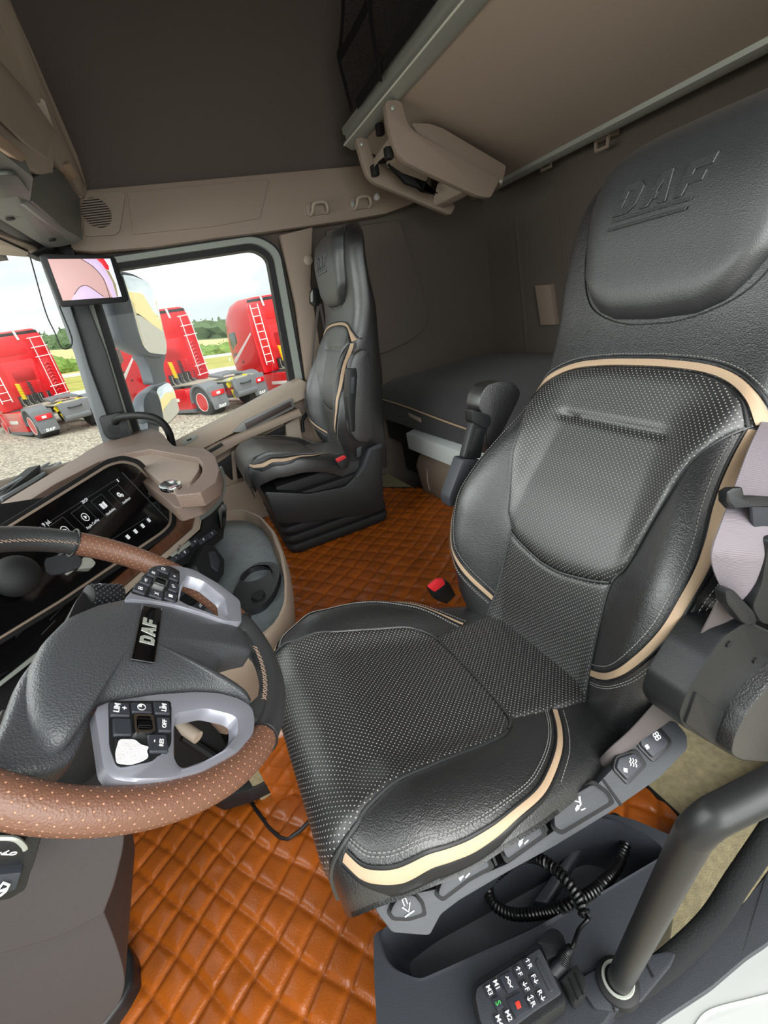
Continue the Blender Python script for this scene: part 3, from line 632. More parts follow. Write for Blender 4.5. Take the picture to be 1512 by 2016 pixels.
    b = B(); b.tube([P(-1.1, .22, .86), P(-1.18, .16, .84), P(-1.18, -.16, .84), P(-1.1, -.22, .86)], .03, 6); b.obj('tow_loop', TDARK, T)
    for k, (m_, yk) in enumerate(((YEL, .42), (REDP, -.3), (TDARK, 0.05))):
        b = B(); hel = []
        for i in range(70): a = i*.9; t_ = i/69; hel.append(P(XB-.28+.07*math.cos(a)-.1*t_, yk+.07*math.sin(a)+.02*t_, 1.95-.75*t_*(1 if k else .8)))
        b.tube(hel, .02, 5); b.obj('coiled_hose', m_, T)
    b = B(); b.slab([P(XB-.1, -.55, 1.1), P(XB-.1, .55, 1.1), P(XB-.1, .55, 1.48), P(XB-.1, -.55, 1.48)], d*.1, .02); b.obj('connection_panel', TDARK, T)
    for i in range(14):
        y = -.5+i*.075; b = B(); b.tube(spline([P(XB-.12, y, 1.42), P(XB-.2, y+.03, 1.35+.06*(i % 3)), P(XB-.16, y+.02, 1.2), P(XB-.22, y-.03, 1.1)], 4), .018, 5); b.obj('air_line', [TDARK, ALU, TGREY][i % 3], T)
    b = B()
    for y in (.75, -.75): b.box(P(XB-.3, y, .9), (.5, .6, .3), .04, Matrix.Rotation(head, 3, 'Z'))
    b.obj('battery_box', TDARK, T)
    return T
GLOSSG = mat('lorry_window_glass', (70, 92, 84), .12, spec=.8)
mat_deck = mat('chequer_deck', (170, 168, 150), .6)
for x, y, hd, lb in ((-4.65, 22.2, 118, 'red lorry seen through the windscreen, leftmost of the three'), (1.55, 19.6, 120, 'red lorry behind the outside mirror, middle of the three'), (5.75, 18.7, 111, 'red lorry at the right of the side window with its cab side shown')):
    lorry(G(x, y), math.radians(hd), lb)

# outside mirror on the far door
MIR = mat('mirror_glass', (235, 238, 238), .02, metal=1)
MH = mat('mirror_housing_grey', (104, 110, 118), .4)
mt = thing('outside_mirror', 'tall grey outside mirror with a smaller wide-angle mirror below, beyond the side window', 'mirror', PY(300, 860, 2.75))
def c2(l): return [(200+a/5.6, 520+b/5.6) for a, b in l]
o = PY(320, 640, 2.80); nn = V((.78, -.62, -.125)).normalized()
def sp_(name, loop, o, nn, th, m, par, bev=.01):
    pts = [PP(a, b_, o, nn) for a, b_ in loop]; bb = B(); bb.slab(pts, -nn*th, bev); return bb.obj(name, m, par)
sp_('upper_housing', r2(c2([(196, 60), (350, 86), (535, 190), (600, 330), (650, 520), (732, 890), (730, 1030), (620, 1040), (490, 1010), (330, 930), (232, 850), (176, 680), (112, 430), (150, 200)]), 10), o, nn, .10, MH, mt, .03)
sp_('upper_glass', r2(c2([(228, 115), (350, 130), (525, 200), (580, 330), (638, 520), (720, 880), (718, 1000), (530, 980), (455, 900), (410, 760), (330, 450)]), 6), o+nn*.006, nn, .01, MIR, mt, .002)
sp_('neck', r2(c2([(440, 1000), (725, 1000), (690, 1080), (690, 1180), (730, 1290), (580, 1340), (560, 1240), (520, 1110)]), 8), o-nn*.03, nn, .07, MH, mt, .02)
o2 = PY(320, 790, 2.80)
n2 = V((.78, -.62, .02)).normalized()
sp_('lower_housing', r2(c2([(470, 1440), (590, 1330), (740, 1275), (795, 1340), (855, 1530), (875, 1650), (750, 1775), (680, 1790), (510, 1745), (460, 1600)]), 14), o2, n2, .09, MH, mt, .03)
sp_('lower_glass', r2(c2([(600, 1380), (740, 1295), (800, 1380), (858, 1600), (848, 1640), (740, 1752), (690, 1745), (650, 1520)]), 8), o2+n2*.006, n2, .01, MIR, mt, .002)
sp_('mount', r2(c2([(500, 1700), (640, 1760), (640, 1900), (520, 1880)]), 8), o2-n2*.02, n2, .06, MH, mt, .01)
# ------------------------------------------------------------------ seats
def coons(bot, top, left, right, nu, nv):
    """grid between four boundary curves in surface coordinates (bot/top run with left->right, left/right with bottom->top)"""
    b = resample([V((p[0], p[1], 0)) for p in bot], nu, False); t = resample([V((p[0], p[1], 0)) for p in top], nu, False)
    l = resample([V((p[0], p[1], 0)) for p in left], nv, False); r = resample([V((p[0], p[1], 0)) for p in right], nv, False)
    g = []
    for j in range(nv):
        v = j/(nv-1); row = []
        for i in range(nu):
            u = i/(nu-1)
            p = b[i]*(1-v)+t[i]*v+l[j]*(1-u)+r[j]*u-(b[0]*(1-u)*(1-v)+b[-1]*u*(1-v)+t[0]*(1-u)*v+t[-1]*u*v)
            row.append((p.x, p.y))
        g.append(row)
    return g
def panel(name, S, st, g, m, parent, base=.001, puff=.006, edge=.014, skirt=True, fx=None):
    nv = len(g); nu = len(g[0]); vs = []; uv = []
    for j, row in enumerate(g):
        for i, (a, y) in enumerate(row):
            # distance to rim in metres (approximate)
            di = min(i, nu-1-i)*abs(g[j][-1][1]-g[j][0][1])/(nu-1) if nu > 1 else 0
            dj = min(j, nv-1-j)*abs(g[-1][i][0]-g[0][i][0])/(nv-1)
            f = min(1., di/edge)*min(1., dj/edge); f = math.sqrt(max(0, 1-(1-f)**2))
            off = base+puff*f+(fx(a, y) if fx else 0)
            vs.append(V(S(st, a, y, off))); uv.append((y, a))
    fs = gridf(nv, nu)
    n0 = len(vs)
    if skirt:     # rim tucked down into the seam
        rim = [(0, i) for i in range(nu)]+[(j, nu-1) for j in range(1, nv)]+[(nv-1, i) for i in range(nu-2, -1, -1)]+[(j, 0) for j in range(nv-2, 0, -1)]
        for (j, i) in rim:
            a, y = g[j][i]; vs.append(V(S(st, a, y, base-.008))); uv.append((y, a))
        k = len(rim)
        for q in range(k):
            a = rim[q]; b = rim[(q+1) % k]; fs.append((a[0]*nu+a[1], n0+q, n0+(q+1) % k, b[0]*nu+b[1]))
    bm = bmesh.new(); bv = [bm.verts.new(v) for v in vs]
    for f in fs:
        try: bm.faces.new([bv[i] for i in f])
        except ValueError: pass
    bmesh.ops.recalc_face_normals(bm, faces=bm.faces)
    # face up: check the middle
    fmid = bm.faces[:][(nv//2-1)*(nu-1)+(nu//2-1)] if nv > 2 else bm.faces[:][0]
    bm.faces.ensure_lookup_table()
    fmid = bm.faces[(nv//2)*(nu-1)+nu//2 if nv > 2 else 0]
    c = fmid.calc_center_median(); a, y = g[nv//2][nu//2]; d = V(S(st, a, y, .05))-V(S(st, a, y, 0))
    if fmid.normal.dot(d) < 0: bmesh.ops.reverse_faces(bm, faces=bm.faces)
    v2, f2 = from_bm(bm)
    return mesh(name, v2, f2, m, parent, uv=uv, sharp=60)
def ribbon(name, S, st, path, width, m, parent, off=.002, n=6, thick=.0015):
    P = spline([V((a, b, 0)) for a, b in path], n); vs = []
    for i, p in enumerate(P):
        t = (P[min(i+1, len(P)-1)]-P[max(i-1, 0)]).normalized(); s = V((-t.y, t.x, 0))
        for q, o in ((-.5, off-.003), (-.46, off+thick*.7), (-.2, off+thick), (.2, off+thick), (.46, off+thick*.7), (.5, off-.003)):
            a = p+s*(q*width); vs.append(V(S(st, a.x, a.y, o)))
    fs = gridf(len(P), 6)
    return mesh(name, vs, fs, m, parent, sharp=50)
def stitches(name, S, st, paths, m, parent, off=.0028, pitch=.0055, ln=.0035, r=.00055, n=6):
    b = B()
    for path in paths:
        P = spline([V((a, y, 0)) for a, y in path], n)
        W_ = [V(S(st, p.x, p.y, off)) for p in P]
        L_ = sum((W_[i+1]-W_[i]).length for i in range(len(W_)-1)); k = int(L_/pitch)
        if k < 2: continue
        R = resample(W_, k*2, False)
        for i in range(0, k*2-1, 2):
            d = (R[i+1]-R[i]); c = (R[i+1]+R[i])/2; d = d.normalized()*ln/2
            b.tube([c-d, c-d*.3+V((-.0003, 0, .0003)), c+d], r, 4)
    return tag(b.obj(name, m, parent), kind='stuff')
def off2(path, d):
    P = [V((a, y, 0)) for a, y in path]; out = []
    for i, p in enumerate(P):
        t = (P[min(i+1, len(P)-1)]-P[max(i-1, 0)]).normalized(); q = p+V((-t.y, t.x, 0))*d; out.append((q.x, q.y))
    return out
def mir(path): return [(a, -y) for a, y in path]
ARCH = [(.440, .207), (.470, .186), (.492, .155), (.505, .115), (.511, .055), (.512, 0), (.511, -.055), (.505, -.115), (.492, -.155), (.470, -.186), (.440, -.207)]
SIDE = [(.440, .205), (.415, .186), (.380, .170), (.330, .163), (.270, .150), (.215, .138), (.178, .120)]
LUMB = [(.178, -.120), (.165, -.085), (.152, -.03), (.150, 0), (.152, .03), (.165, .085), (.178, .120)]
LOWS = [(.178, .120), (.115, .120), (.04, .125), (-.03, .135), (-.08, .135)]
BST = [(.018, .128), (.04, .160), (.07, .195), (.108, .223), (.17, .246), (.234, .252), (.29, .244), (.34, .228), (.40, .212), (.435, .208)]
def crease(a, y):   # pressed horizontal crease in the upper panel
    d = -.006*math.exp(-((a-.415-.03*y)/.006)**2)*(1-sm((abs(y)-.10)/.02))
    return d
def seat_upholstery(st, root, tagm=''):
    # backrest body
    rings = []
    ss = [-.12, -.09, -.06, -.03, 0, .03, .06, .09, .12, .15, .18, .21, .24, .27, .30, .33, .36, .39, .42, .45, .48, .51, .54, .57, .60, .63, .66, .69, .72, .75, .78, .80, .82, .84, .855, .868, .878, .885]
    ys = [-1, -.99, -.965, -.93, -.88, -.82, -.74, -.66, -.58, -.5, -.42, -.34, -.25, -.15, -.05]; ys = ys+[-y for y in ys[::-1]]
    for s in ss:
        w = interp(BW, s); r = [V(back_pt(st, s, w*a)) for a in ys]
        dep = .050+.085*sm((.72-s)/.5) if s < .80 else .050*math.sqrt(max(.05, 1-((s-.80)/.088)**2))
        nb = interp(BC, s)-.03-dep
        for a in (1.0, .995, .96, .85, .6, .3, 0, -.3, -.6, -.85, -.96, -.995, -1.0):
            k = {1.0: .25, .995: .6, .96: .88, .85: .98}.get(abs(a), 1.0)
            n1 = back_n(s, w)*(1-k)+nb*k; sf, cf = math.sin(st['phi']), math.cos(st['phi'])
            rings_pt = V((st['hx']+s*sf-n1*cf, st['yc']+w*a*(1 if k < .5 else .97), st['hz']+s*cf+n1*sf)); r.append(rings_pt)
        rings.append(r)
    v, f = loft(rings); mesh('backrest', v, f, LEATHER, root, sharp=60)
    bdy = root
    # head pad
    bot = [(.628, -.128), (.605, -.108), (.590, -.07), (.586, 0), (.590, .07), (.605, .108), (.628, .128)]
    topc = [(.868, -.125), (.874, -.07), (.876, 0), (.874, .07), (.868, .125)]
    rt = [(.628, .128), (.665, .150), (.72, .162), (.78, .170), (.83, .162), (.868, .125)]
    pad = panel('headrest_pad', back_pt, st, coons(bot, topc, mir(rt), rt, 34, 30), LEATHER2, bdy, base=.002, puff=.026, edge=.045)
    stitches('headrest_seam', back_pt, st, [[(.868, .155), (.80, .178), (.72, .172), (.66, .158), (.62, .135), (.597, .10), (.582, .05), (.579, 0), (.582, -.05), (.597, -.10), (.62, -.135), (.66, -.158), (.72, -.172), (.80, -.178), (.868, -.155)]], PIPING, bdy, off=.001, pitch=.006, ln=.0055, r=.0012)
    # embossed maker's letters on the pad
    e = B(); o = V(back_pt(st, .763, .022, .0275)); ex = (V(back_pt(st, .763, -.05, 0))-V(back_pt(st, .763, .05, 0))); ey = V(back_pt(st, .80, 0, 0))-V(back_pt(st, .73, 0, 0))
    M = frame(o, ex, ey)
    e.add(*logo(M, .044, .0032, slant=.28, gap=.26))
    for k in (0, 1):
        h = -.030-.012*k
        e.slab([M @ V(p) for p in ((-.072-.004*k, h, 0), (.062-.004*k, h, 0), (.064-.004*k, h+.005, 0), (-.070-.004*k, h+.005, 0))], M.to_3x3() @ V((0, 0, .0012)), .0005, 1)
    e.obj('embossed_lettering', LEATHER2, pad)
    # panels
    panel('upper_back_panel', back_pt, st, coons(LUMB, ARCH[::-1], mir(SIDE)[::-1], SIDE[::-1], 60, 60), PERF, bdy, base=.0015, puff=.010, edge=.03, fx=crease)
    panel('lumbar_panel', back_pt, st, coons([(-.08, -.135), (-.08, .135)], LUMB, mir(LOWS)[::-1], LOWS[::-1], 40, 40), PERF, bdy, base=.001, puff=.005, edge=.012)
    cb = [(.02, .0), (.01, 0)]
    ribbon('trim_stripe', back_pt, st, off2(ARCH, .006), .0112, BEIGE, bdy, off=.004)
    ribbon('trim_stripe', back_pt, st, BST, .0100, BEIGE, bdy, off=.0015)
    ribbon('trim_stripe', back_pt, st, mir(BST), .0100, BEIGE, bdy, off=.0015)
    for pth, d in ((ARCH, -.004), (ARCH, .0155)): ribbon('piping', back_pt, st, off2(pth, d), .0035, PIPING, bdy, off=.005 if d < 0 else .002)
    for sgn in (1, -1):
        for d in (.0072, -.0072):
            ribbon('piping', back_pt, st, off2(BST if sgn > 0 else mir(BST), d*.85), .003, PIPING, bdy, off=.002)
    ribbon('piping', back_pt, st, LUMB, .004, LEATHER2, bdy, off=.0055)
    for sd_ in (SIDE+LOWS[1:], mir(SIDE+LOWS[1:])): ribbon('piping', back_pt, st, sd_, .004, LEATHER2, bdy, off=.0025)
    stitches('stitching', back_pt, st, [off2(ARCH, .020), off2(BST, .0135), off2(BST, .0165), off2(BST, -.0135), off2(mir(BST), .0135), off2(mir(BST), -.0135), off2(mir(BST), -.0165)], STITCH, bdy)
    # cushion
    rings = []; us = [-.12, -.105, -.09, -.075, -.06, -.047, -.035, -.022, -.01, .002, .015, .03, .05, .07, .09, .12, .15, .18, .21, .24, .27, .30, .33, .36, .40, .44, .48]
    for u in us:
        w = interp(CW_, u); r = [V(cush_pt(st, u, w*a)) for a in ys]
        zb = st['cz']+interp(CZ_, u)-.085
        e1 = V(cush_pt(st, u, w)); e0 = V(cush_pt(st, u, -w))
        zb = min(zb, e1.z-.002) if u < -.04 else e1.z-.006-st['sk']-.02*sm((u-.25)/.15)
        r += [V((e1.x, e1.y+.004, e1.z*.5+zb*.5)), V((e1.x, e1.y, zb+.006)), V((e1.x, e1.y-.02, zb)), V((e1.x, e0.y+.02, zb)), V((e0.x, e0.y, zb+.006)), V((e0.x, e0.y-.004, e0.z*.5+zb*.5))]
        rings.append(r)
    v, f = loft(rings); mesh('seat_cushion', v, f, LEATHER, root, sharp=60); cu = root
    FR = [(.028, .180), (.09, .168), (.16, .160), (.235, .152), (.262, .140)]      # far/near side of the front panel
    seam = [(.262, -.140), (.284, -.115), (.290, -.06), (.291, 0), (.290, .06), (.284, .115), (.262, .140)]
    g = coons([(-.105, -.165), (-.105, .165)], seam, [(-.105, -.165), (-.06, -.182), (-.02, -.190), (.01, -.186)]+mir(FR), [(-.105, .165), (-.06, .182), (-.02, .190), (.01, .186)]+FR, 50, 60)
    panel('front_seat_panel', cush_pt, st, g, PERF, cu, base=.0015, puff=.006, edge=.02)
    rp = [(.284, .115), (.34, .128), (.40, .135), (.47, .140)]
    panel('rear_seat_panel', cush_pt, st, coons([(.292, -.112), (.296, 0), (.292, .112)], [(.475, -.140), (.475, .140)], mir(rp), rp, 40, 30), PERF, cu, base=.0015, puff=.005, edge=.012)
    ribbon('piping', cush_pt, st, seam, .004, LEATHER2, cu, off=.0045)
    for q in (1, -1):
        fr = [(a, y*q) for a, y in [(-.09, .180), (-.06, .188), (-.02, .195), (.01, .190)]+FR]
        ribbon('piping', cush_pt, st, fr, .004, LEATHER2, cu, off=.003)
    CS = [(.360, .132), (.335, .168), (.300, .205), (.258, .234), (.220, .252), (.168, .263), (.132, .266), (.092, .265), (.065, .260), (.032, .251), (.010, .240), (-.005, .226), (-.016, .204)]
    for q in (1, -1):
        c2 = [(a, y*q) for a, y in CS]
        ribbon('trim_stripe', cush_pt, st, c2, .0082, BEIGE, cu, off=.0015)
        ribbon('piping', cush_pt, st, off2(c2, .0052), .003, PIPING, cu, off=.002)
        ribbon('piping', cush_pt, st, off2(c2, -.0052), .003, PIPING, cu, off=.002)
    st_p = []
    for q in (1, -1):
        c2 = [(a, y*q) for a, y in CS]; st_p += [off2(c2, .0125*q), off2(c2, .0155*q), off2(c2[:4], -.0125*q)]
    stitches('stitching', cush_pt, st, st_p, STITCH, cu)

drv = thing('driver_seat', 'large black perforated leather seat in the foreground next to the steering wheel', 'seat', (.25, .54, 0))
seat_upholstery(DRV, drv)
pas = thing('passenger_seat', 'smaller black leather seat on a bellows base beside the far side window', 'seat', (.4, 2.05, 0))
seat_upholstery(PAS, pas)
# ------------------------------------------------------------------ steering wheel (wheel frame: x to the driver's lap, y to the passenger side, z out of the hub)
WN = V((.712, -.091, .696)).normalized(); WY = (V((0, 1, 0))-WN.y*WN).normalized(); WX = WY.cross(WN)
WC = V((-.177, .541, .909)); WM = Matrix((WX, WY, WN)).transposed().to_4x4(); WM.translation = WC
def Wp(a, b, h=0.): return WM @ V((a, b, h))
TM_ = Matrix((WY, -WX, WN)).transposed().to_4x4()      # writing runs along WY
def tw(a, b, h): m = TM_.copy(); m.translation = Wp(a, b, h); return m
HUBM = mat('grained_charcoal_skin', (66, 68, 71), .45, bump=.55, bscale=520, kind='voronoi', coat=.2, crough=.4)
sw = thing('steering_wheel', 'round steering wheel with black and brown leather rim and silver spokes', 'steering wheel', WC)
def rim_part(name, a0, a1, m, r=.0165, R=.212, bump_=0):
    n = max(8, int(abs(a1-a0)*40)); vs = []; uv = []; k = 20
    for i in range(n+1):
        a = a0+(a1-a0)*i/n; c = V((math.cos(a), math.sin(a), 0))
        re = r*(1+.10*sm(1-abs(i-n/2)/(n/2))*0)
        for j in range(k+1):
            t = 2*math.pi*j/k; vs.append(WM @ (c*(R+re*math.cos(t)*1.02)+V((0, 0, re*math.sin(t)*1.0)))); uv.append((a*R, t*r))
    return mesh(name, vs, gridf(n+1, k+1, flip=True), m, sw, uv=uv, sharp=70)
D = math.radians
rim_part('brown_leather_grip', D(34), D(113), BROWNL, .0172)
rim_part('black_leather_grip', D(-31), D(34), LEATHER2, .0168)
rim_part('brown_leather_grip', D(-122), D(-31), BROWNL, .0175)
rim_part('black_leather_grip', D(113), D(238), LEATHER2, .0168)
for a in (34, 113, -31, -122):
    c = V((math.cos(D(a)), math.sin(D(a)), 0)); b = B()
    b.tube([WM @ (c*(.212+.0182*math.cos(t))+V((0, 0, .0205*math.sin(t)))) for t in [2*math.pi*j/24 for j in range(24)]], .0016, 6, True); b.obj('rim_joint', PIPING, sw)
def wstitch(name, pts, r=.0009, amp=.003, n=60):
    P = resample(spline([V(p) for p in pts], 6), n, False); b = B(); q = []
    for i, p in enumerate(P):
        t = (P[min(i+1, n-1)]-P[max(i-1, 0)]).normalized(); s = t.cross(V((0, 0, 1))).normalized(); q.append(WM @ (p+s*(amp if i % 2 else -amp)))
    b.tube(q, r, 5); q2 = [WM @ (p+(P[min(i+1, n-1)]-P[max(i-1, 0)]).normalized().cross(V((0, 0, 1))).normalized()*(-amp if i % 2 else amp)+V((0, 0, .0006))) for i, p in enumerate(P)]; b.tube(q2, r, 5)
    o = b.obj(name, mat_stitch_w, sw); return tag(o, kind='stuff')
mat_stitch_w = mat('taupe_thread', (150, 128, 112), .7)
def arcp(a0, a1, R, h, n=8): return [(R*math.cos(D(a0+(a1-a0)*i/n)), R*math.sin(D(a0+(a1-a0)*i/n)), h) for i in range(n+1)]
wstitch('cross_stitching', arcp(112, 160, .1965, .009, 16), r=.0006, amp=.0034, n=34)
wstitch('cross_stitching', arcp(-16, 16, .1955, .009), r=.0006, amp=.0032, n=24)
# leather bridges where the spokes meet the rim
b = B(); b.slab([Wp(*p, -.012) for p in rnd([V((0.1476, 0.0532, 0)), V((0.2154, 0.1043, 0)), V((0.2238, -0.0045, 0)), V((0.2037, -0.1000, 0)), V((0.1533, -0.0738, 0)), V((0.1657, -0.0588, 0)), V((0.1808, -0.0268, 0)), V((0.1865, 0.0162, 0)), V((0.1736, 0.0462, 0))], .01)] if False else [WM @ (V((p.x, p.y, -.012))) for p in rnd([V((0.1544, 0.0752, 0)), V((0.2055, 0.1096, 0)), V((0.2152, 0.0276, 0)), V((0.2089, -0.0474, 0)), V((0.1918, -0.1002, 0)), V((0.1532, -0.0780, 0)), V((0.1696, -0.0609, 0)), V((0.1905, -0.0351, 0)), V((0.2013, 0.0079, 0)), V((0.1936, 0.0434, 0)), V((0.1801, 0.0594, 0))], .008)], WN*.020, .007); b.obj('rim_bridge', LEATHER2, sw)
# back shell
b = B(); hs = [WM @ V((p.x, p.y, -.026)) for p in rnd([V(p+(0,)) for p in ((-.067, -.180), (-.066, -.142), (-.070, -.082), (-.060, -.012), (-.032, .045), (.001, .078), (.068, .096), (.128, .013), (.077, -.06), (.004, -.095), (-.006, -.165), (-.02, -.180), (-.04, -.187), (-.056, -.190))], .012)]
b.slab(hs, WN*.029, .010, 3); b.obj('back_cover', HUBM, sw)
b = B(); b.tube([WM @ V((0, -.01, -.025)), WM @ V((0, -.01, -.16))], [.05, .06], 24); b.obj('hub_boss', BPLAST_M, sw)
# airbag cover: domed, made of shrinking outlines
hub = [(-0.001, 0.069), (0.033, 0.084), (0.065, 0.091), (0.122, 0.088), (0.15, 0.087), (0.169, 0.089), (0.176, 0.059), (0.181, 0.031), (0.156, 0.016), (0.129, -0.004), (0.124, -0.025), (0.124, -0.046), (0.143, -0.051), (0.169, -0.059), (0.168, -0.072), (0.149, -0.066), (0.122, -0.065), (0.091, -0.072), (0.063, -0.082), (0.027, -0.098), (0.001, -0.111), (-0.004, -0.118), (-0.009, -0.133), (-0.016, -0.16), (-0.022, -0.167), (-0.032, -0.163), (-0.044, -0.15), (-0.053, -0.131), (-0.06, -0.108), (-0.066, -0.079), (-0.066, -0.044), (-0.055, 0.001), (-0.03, 0.04)]
hp = resample([V((a, b_, 0)) for a, b_ in rnd([V((a, b_, 0)) for a, b_ in hub], .004, 2) for a, b_ in [(a, b_)]] if False else [V((p.x, p.y, 0)) for p in rnd([V((a, b_, 0)) for a, b_ in hub], .006, 2)], 120)
cen = V((.015, -.024, 0)); rings = []
for s, h in ((1.0, -.012), (1.0, .006), (.985, .013), (.94, .0185), (.86, .0225), (.74, .0262), (.6, .0290), (.45, .031), (.3, .032), (.15, .0325), (.02, .0328)):
    rings.append([WM @ (cen+(p-cen)*s+V((0, 0, h))) for p in hp])
v, fs = loft(rings); mesh('airbag_cover', v, fs, HUBM, sw, sharp=60)
bd = B(); bd.slab([Wp(a, b_, .0315) for a, b_ in ((0.0149, -0.0673), (0.0375, -0.0647), (0.0394, 0.0391), (0.0164, 0.0364))], WN*.0035, .0015); badge = bd.obj('badge', GLOSSB, sw)
bd = B(); bd.add(*logo(tw(0.0270, -0.0144, .0352), .0165, .0008, slant=.0, gap=.10)); bd.obj('badge_lettering', ALU, badge)
bd = B(); bd.tube([Wp(a, b_, .0345) for a, b_ in ((0.0143, -0.0681), (0.0379, -0.0655), (0.0398, 0.0395), (0.0159, 0.0367))], .0009, 5, True); bd.obj('badge_rim', CHROME, badge)
# silver spokes with hand holes
def spoke(outer, hole, h0, th):
    o = resample([V((p.x, p.y, 0)) for p in rnd([V((a, b_, 0)) for a, b_ in outer], .008, 3)], 96)
    return o
def plate(name, outer, hole, h0, th, m, par):
    """plate with a hole, rolled lips"""
    oo = [V((p.x, p.y, 0)) for p in rnd([V((a, b_, 0)) for a, b_ in outer], .007, 3)]; ii = [V((p.x, p.y, 0)) for p in rnd([V((a, b_, 0)) for a, b_ in hole], .006, 3)]
    ci = sum(ii, V((0, 0, 0)))/len(ii); N_ = 96
    ii = resample(ii, N_)
    # match outer points to hole points by direction from the hole centre
    oo_d = resample(oo, 400); out = []
    def ang(p): return math.atan2(p.y-ci.y, p.x-ci.x)
    oa = [(ang(p), p) for p in oo_d]
    for q in ii:
        a = ang(q); best = min(oa, key=lambda t: (abs((t[0]-a+math.pi) % (2*math.pi)-math.pi), (t[1]-q).length)); out.append(best[1])
    rings = [[WM @ (p+V((0, 0, h0-th))) for p in out], [WM @ (p+V((0, 0, h0-.002))) for p in out], [WM @ (o_.lerp(i_, .06)+V((0, 0, h0))) for o_, i_ in zip(out, ii)],
             [WM @ (o_.lerp(i_, .65)+V((0, 0, h0+.001))) for o_, i_ in zip(out, ii)], [WM @ (o_.lerp(i_, .93)+V((0, 0, h0-.001))) for o_, i_ in zip(out, ii)], [WM @ (i_+V((0, 0, h0-.005))) for i_ in ii], [WM @ (i_+(ci-i_)*.08+V((0, 0, h0-th))) for i_ in ii]]
    v = [p for r in rings for p in r]; fs = gridf(len(rings), N_, closec=True); return mesh(name, v, fs, m, par, sharp=40)
up_o = [(-0.006, 0.044), (0.005, 0.084), (0.021, 0.139), (0.034, 0.161), (0.054, 0.176), (0.083, 0.183), (0.125, 0.165), (0.162, 0.134), (0.159, 0.073), (0.128, 0.062), (0.098, 0.066), (0.058, 0.065), (0.022, 0.056)]
up_h = [(0.073, 0.156), (0.1, 0.156), (0.133, 0.127), (0.135, 0.076), (0.114, 0.07), (0.088, 0.074), (0.065, 0.08), (0.067, 0.114)]
lo_o = [(-0.005, -0.122), (0.008, -0.111), (0.046, -0.092), (0.09, -0.076), (0.121, -0.069), (0.147, -0.071), (0.164, -0.081), (0.165, -0.1), (0.161, -0.121), (0.139, -0.15), (0.1, -0.178), (0.067, -0.191), (0.037, -0.196), (0.022, -0.195), (0.014, -0.187), (0.008, -0.166)]
lo_h = [(0.072, -0.123), (0.073, -0.114), (0.103, -0.099), (0.133, -0.101), (0.141, -0.105), (0.139, -0.128), (0.124, -0.149), (0.102, -0.166), (0.079, -0.178), (0.074, -0.169)]
u_ = plate('silver_spoke', up_o, up_h, .030, .018, SILVER, sw)
l_ = plate('silver_spoke', lo_o, lo_h, .018, .014, SILVER, sw)
KH = .0205
def key(par, cx_, cy_, w_, h_, rot, txt=None, ts=.007, m=None, hh=None, dx=0, name='button', tr=0):
    R = Matrix.Rotation(rot, 4, 'Z'); M = WM @ Matrix.Translation(V((cx_, cy_, hh or KH))) @ R
    b = B(); b.slab([M @ V(p) for p in rnd([V((-w_/2, -h_/2, -.004)), V((w_/2, -h_/2, -.004)), V((w_/2, h_/2, -.004)), V((-w_/2, h_/2, -.004))], .002)], WN*.005, .0012, 1); k = b.obj(name, m or GPLAST2, par)
    if txt:
        for t_, ax, ay, sz in txt:
            T = tw(0, 0, 0); T.translation = M @ V((ax, ay, .0012)); b = B(); b.add(*textmesh(t_, sz, T, .0002, bold=.0001)); b.obj('symbol', WHITE, k)
    return k
# lower (near) button group: 3 x 3 with thumb roller
b = B(); b.slab([Wp(p.x, p.y, KH-.006) for p in rnd([V((a, b_, 0)) for a, b_ in ((0.0050, -0.1135), (0.0657, -0.0979), (0.0683, -0.1554), (0.0524, -0.1760), (0.0233, -0.1866), (0.0140, -0.1665))], .006)], WN*.0045, .001); gp = b.obj('button_panel', BPLAST, l_)
rt = .18
key(gp, 0.0164, -0.1239, .018, .017, rt, [('LIM', -.003, .001, .0075), ('+', .004, .001, .008)])
key(gp, 0.0359, -0.1173, .020, .013, rt, [('\u25D4', 0, 0, .010)])
key(gp, 0.0555, -0.1128, .016, .016, rt, [('-', -.003, 0, .008), ('LIM', .002, 0, .007)])
key(gp, 0.0210, -0.1443, .016, .020, rt)
key(gp, 0.0590, -0.1334, .013, .018, rt, [('OFF', 0, 0, .006)])
WORN = mat('worn_white_patch', (226, 222, 226), .6, bump=.5, bscale=600, vary=.08, vscale=90)
key(gp, 0.0293, -0.1676, .022, .024, rt, None, m=BPLAST)
wp_ = [(0.0197, -0.1597), (0.0333, -0.1574), (0.0390, -0.1624), (0.0467, -0.1633), (0.0447, -0.1684), (0.0475, -0.1745), (0.0425, -0.1796), (0.0328, -0.1848), (0.0213, -0.1850), (0.0186, -0.1749)]
b = B(); b.slab([Wp(p.x, p.y, .0215) for p in rnd([V((a, b_, 0)) for a, b_ in wp_], .003)], WN*.0006, .0002, 1); b.obj('worn_patch', WORN, gp)
key(gp, 0.0546, -0.1570, .018, .020, rt, [('-', -.004, .002, .008), ('RES', .003, 0, .0055)])
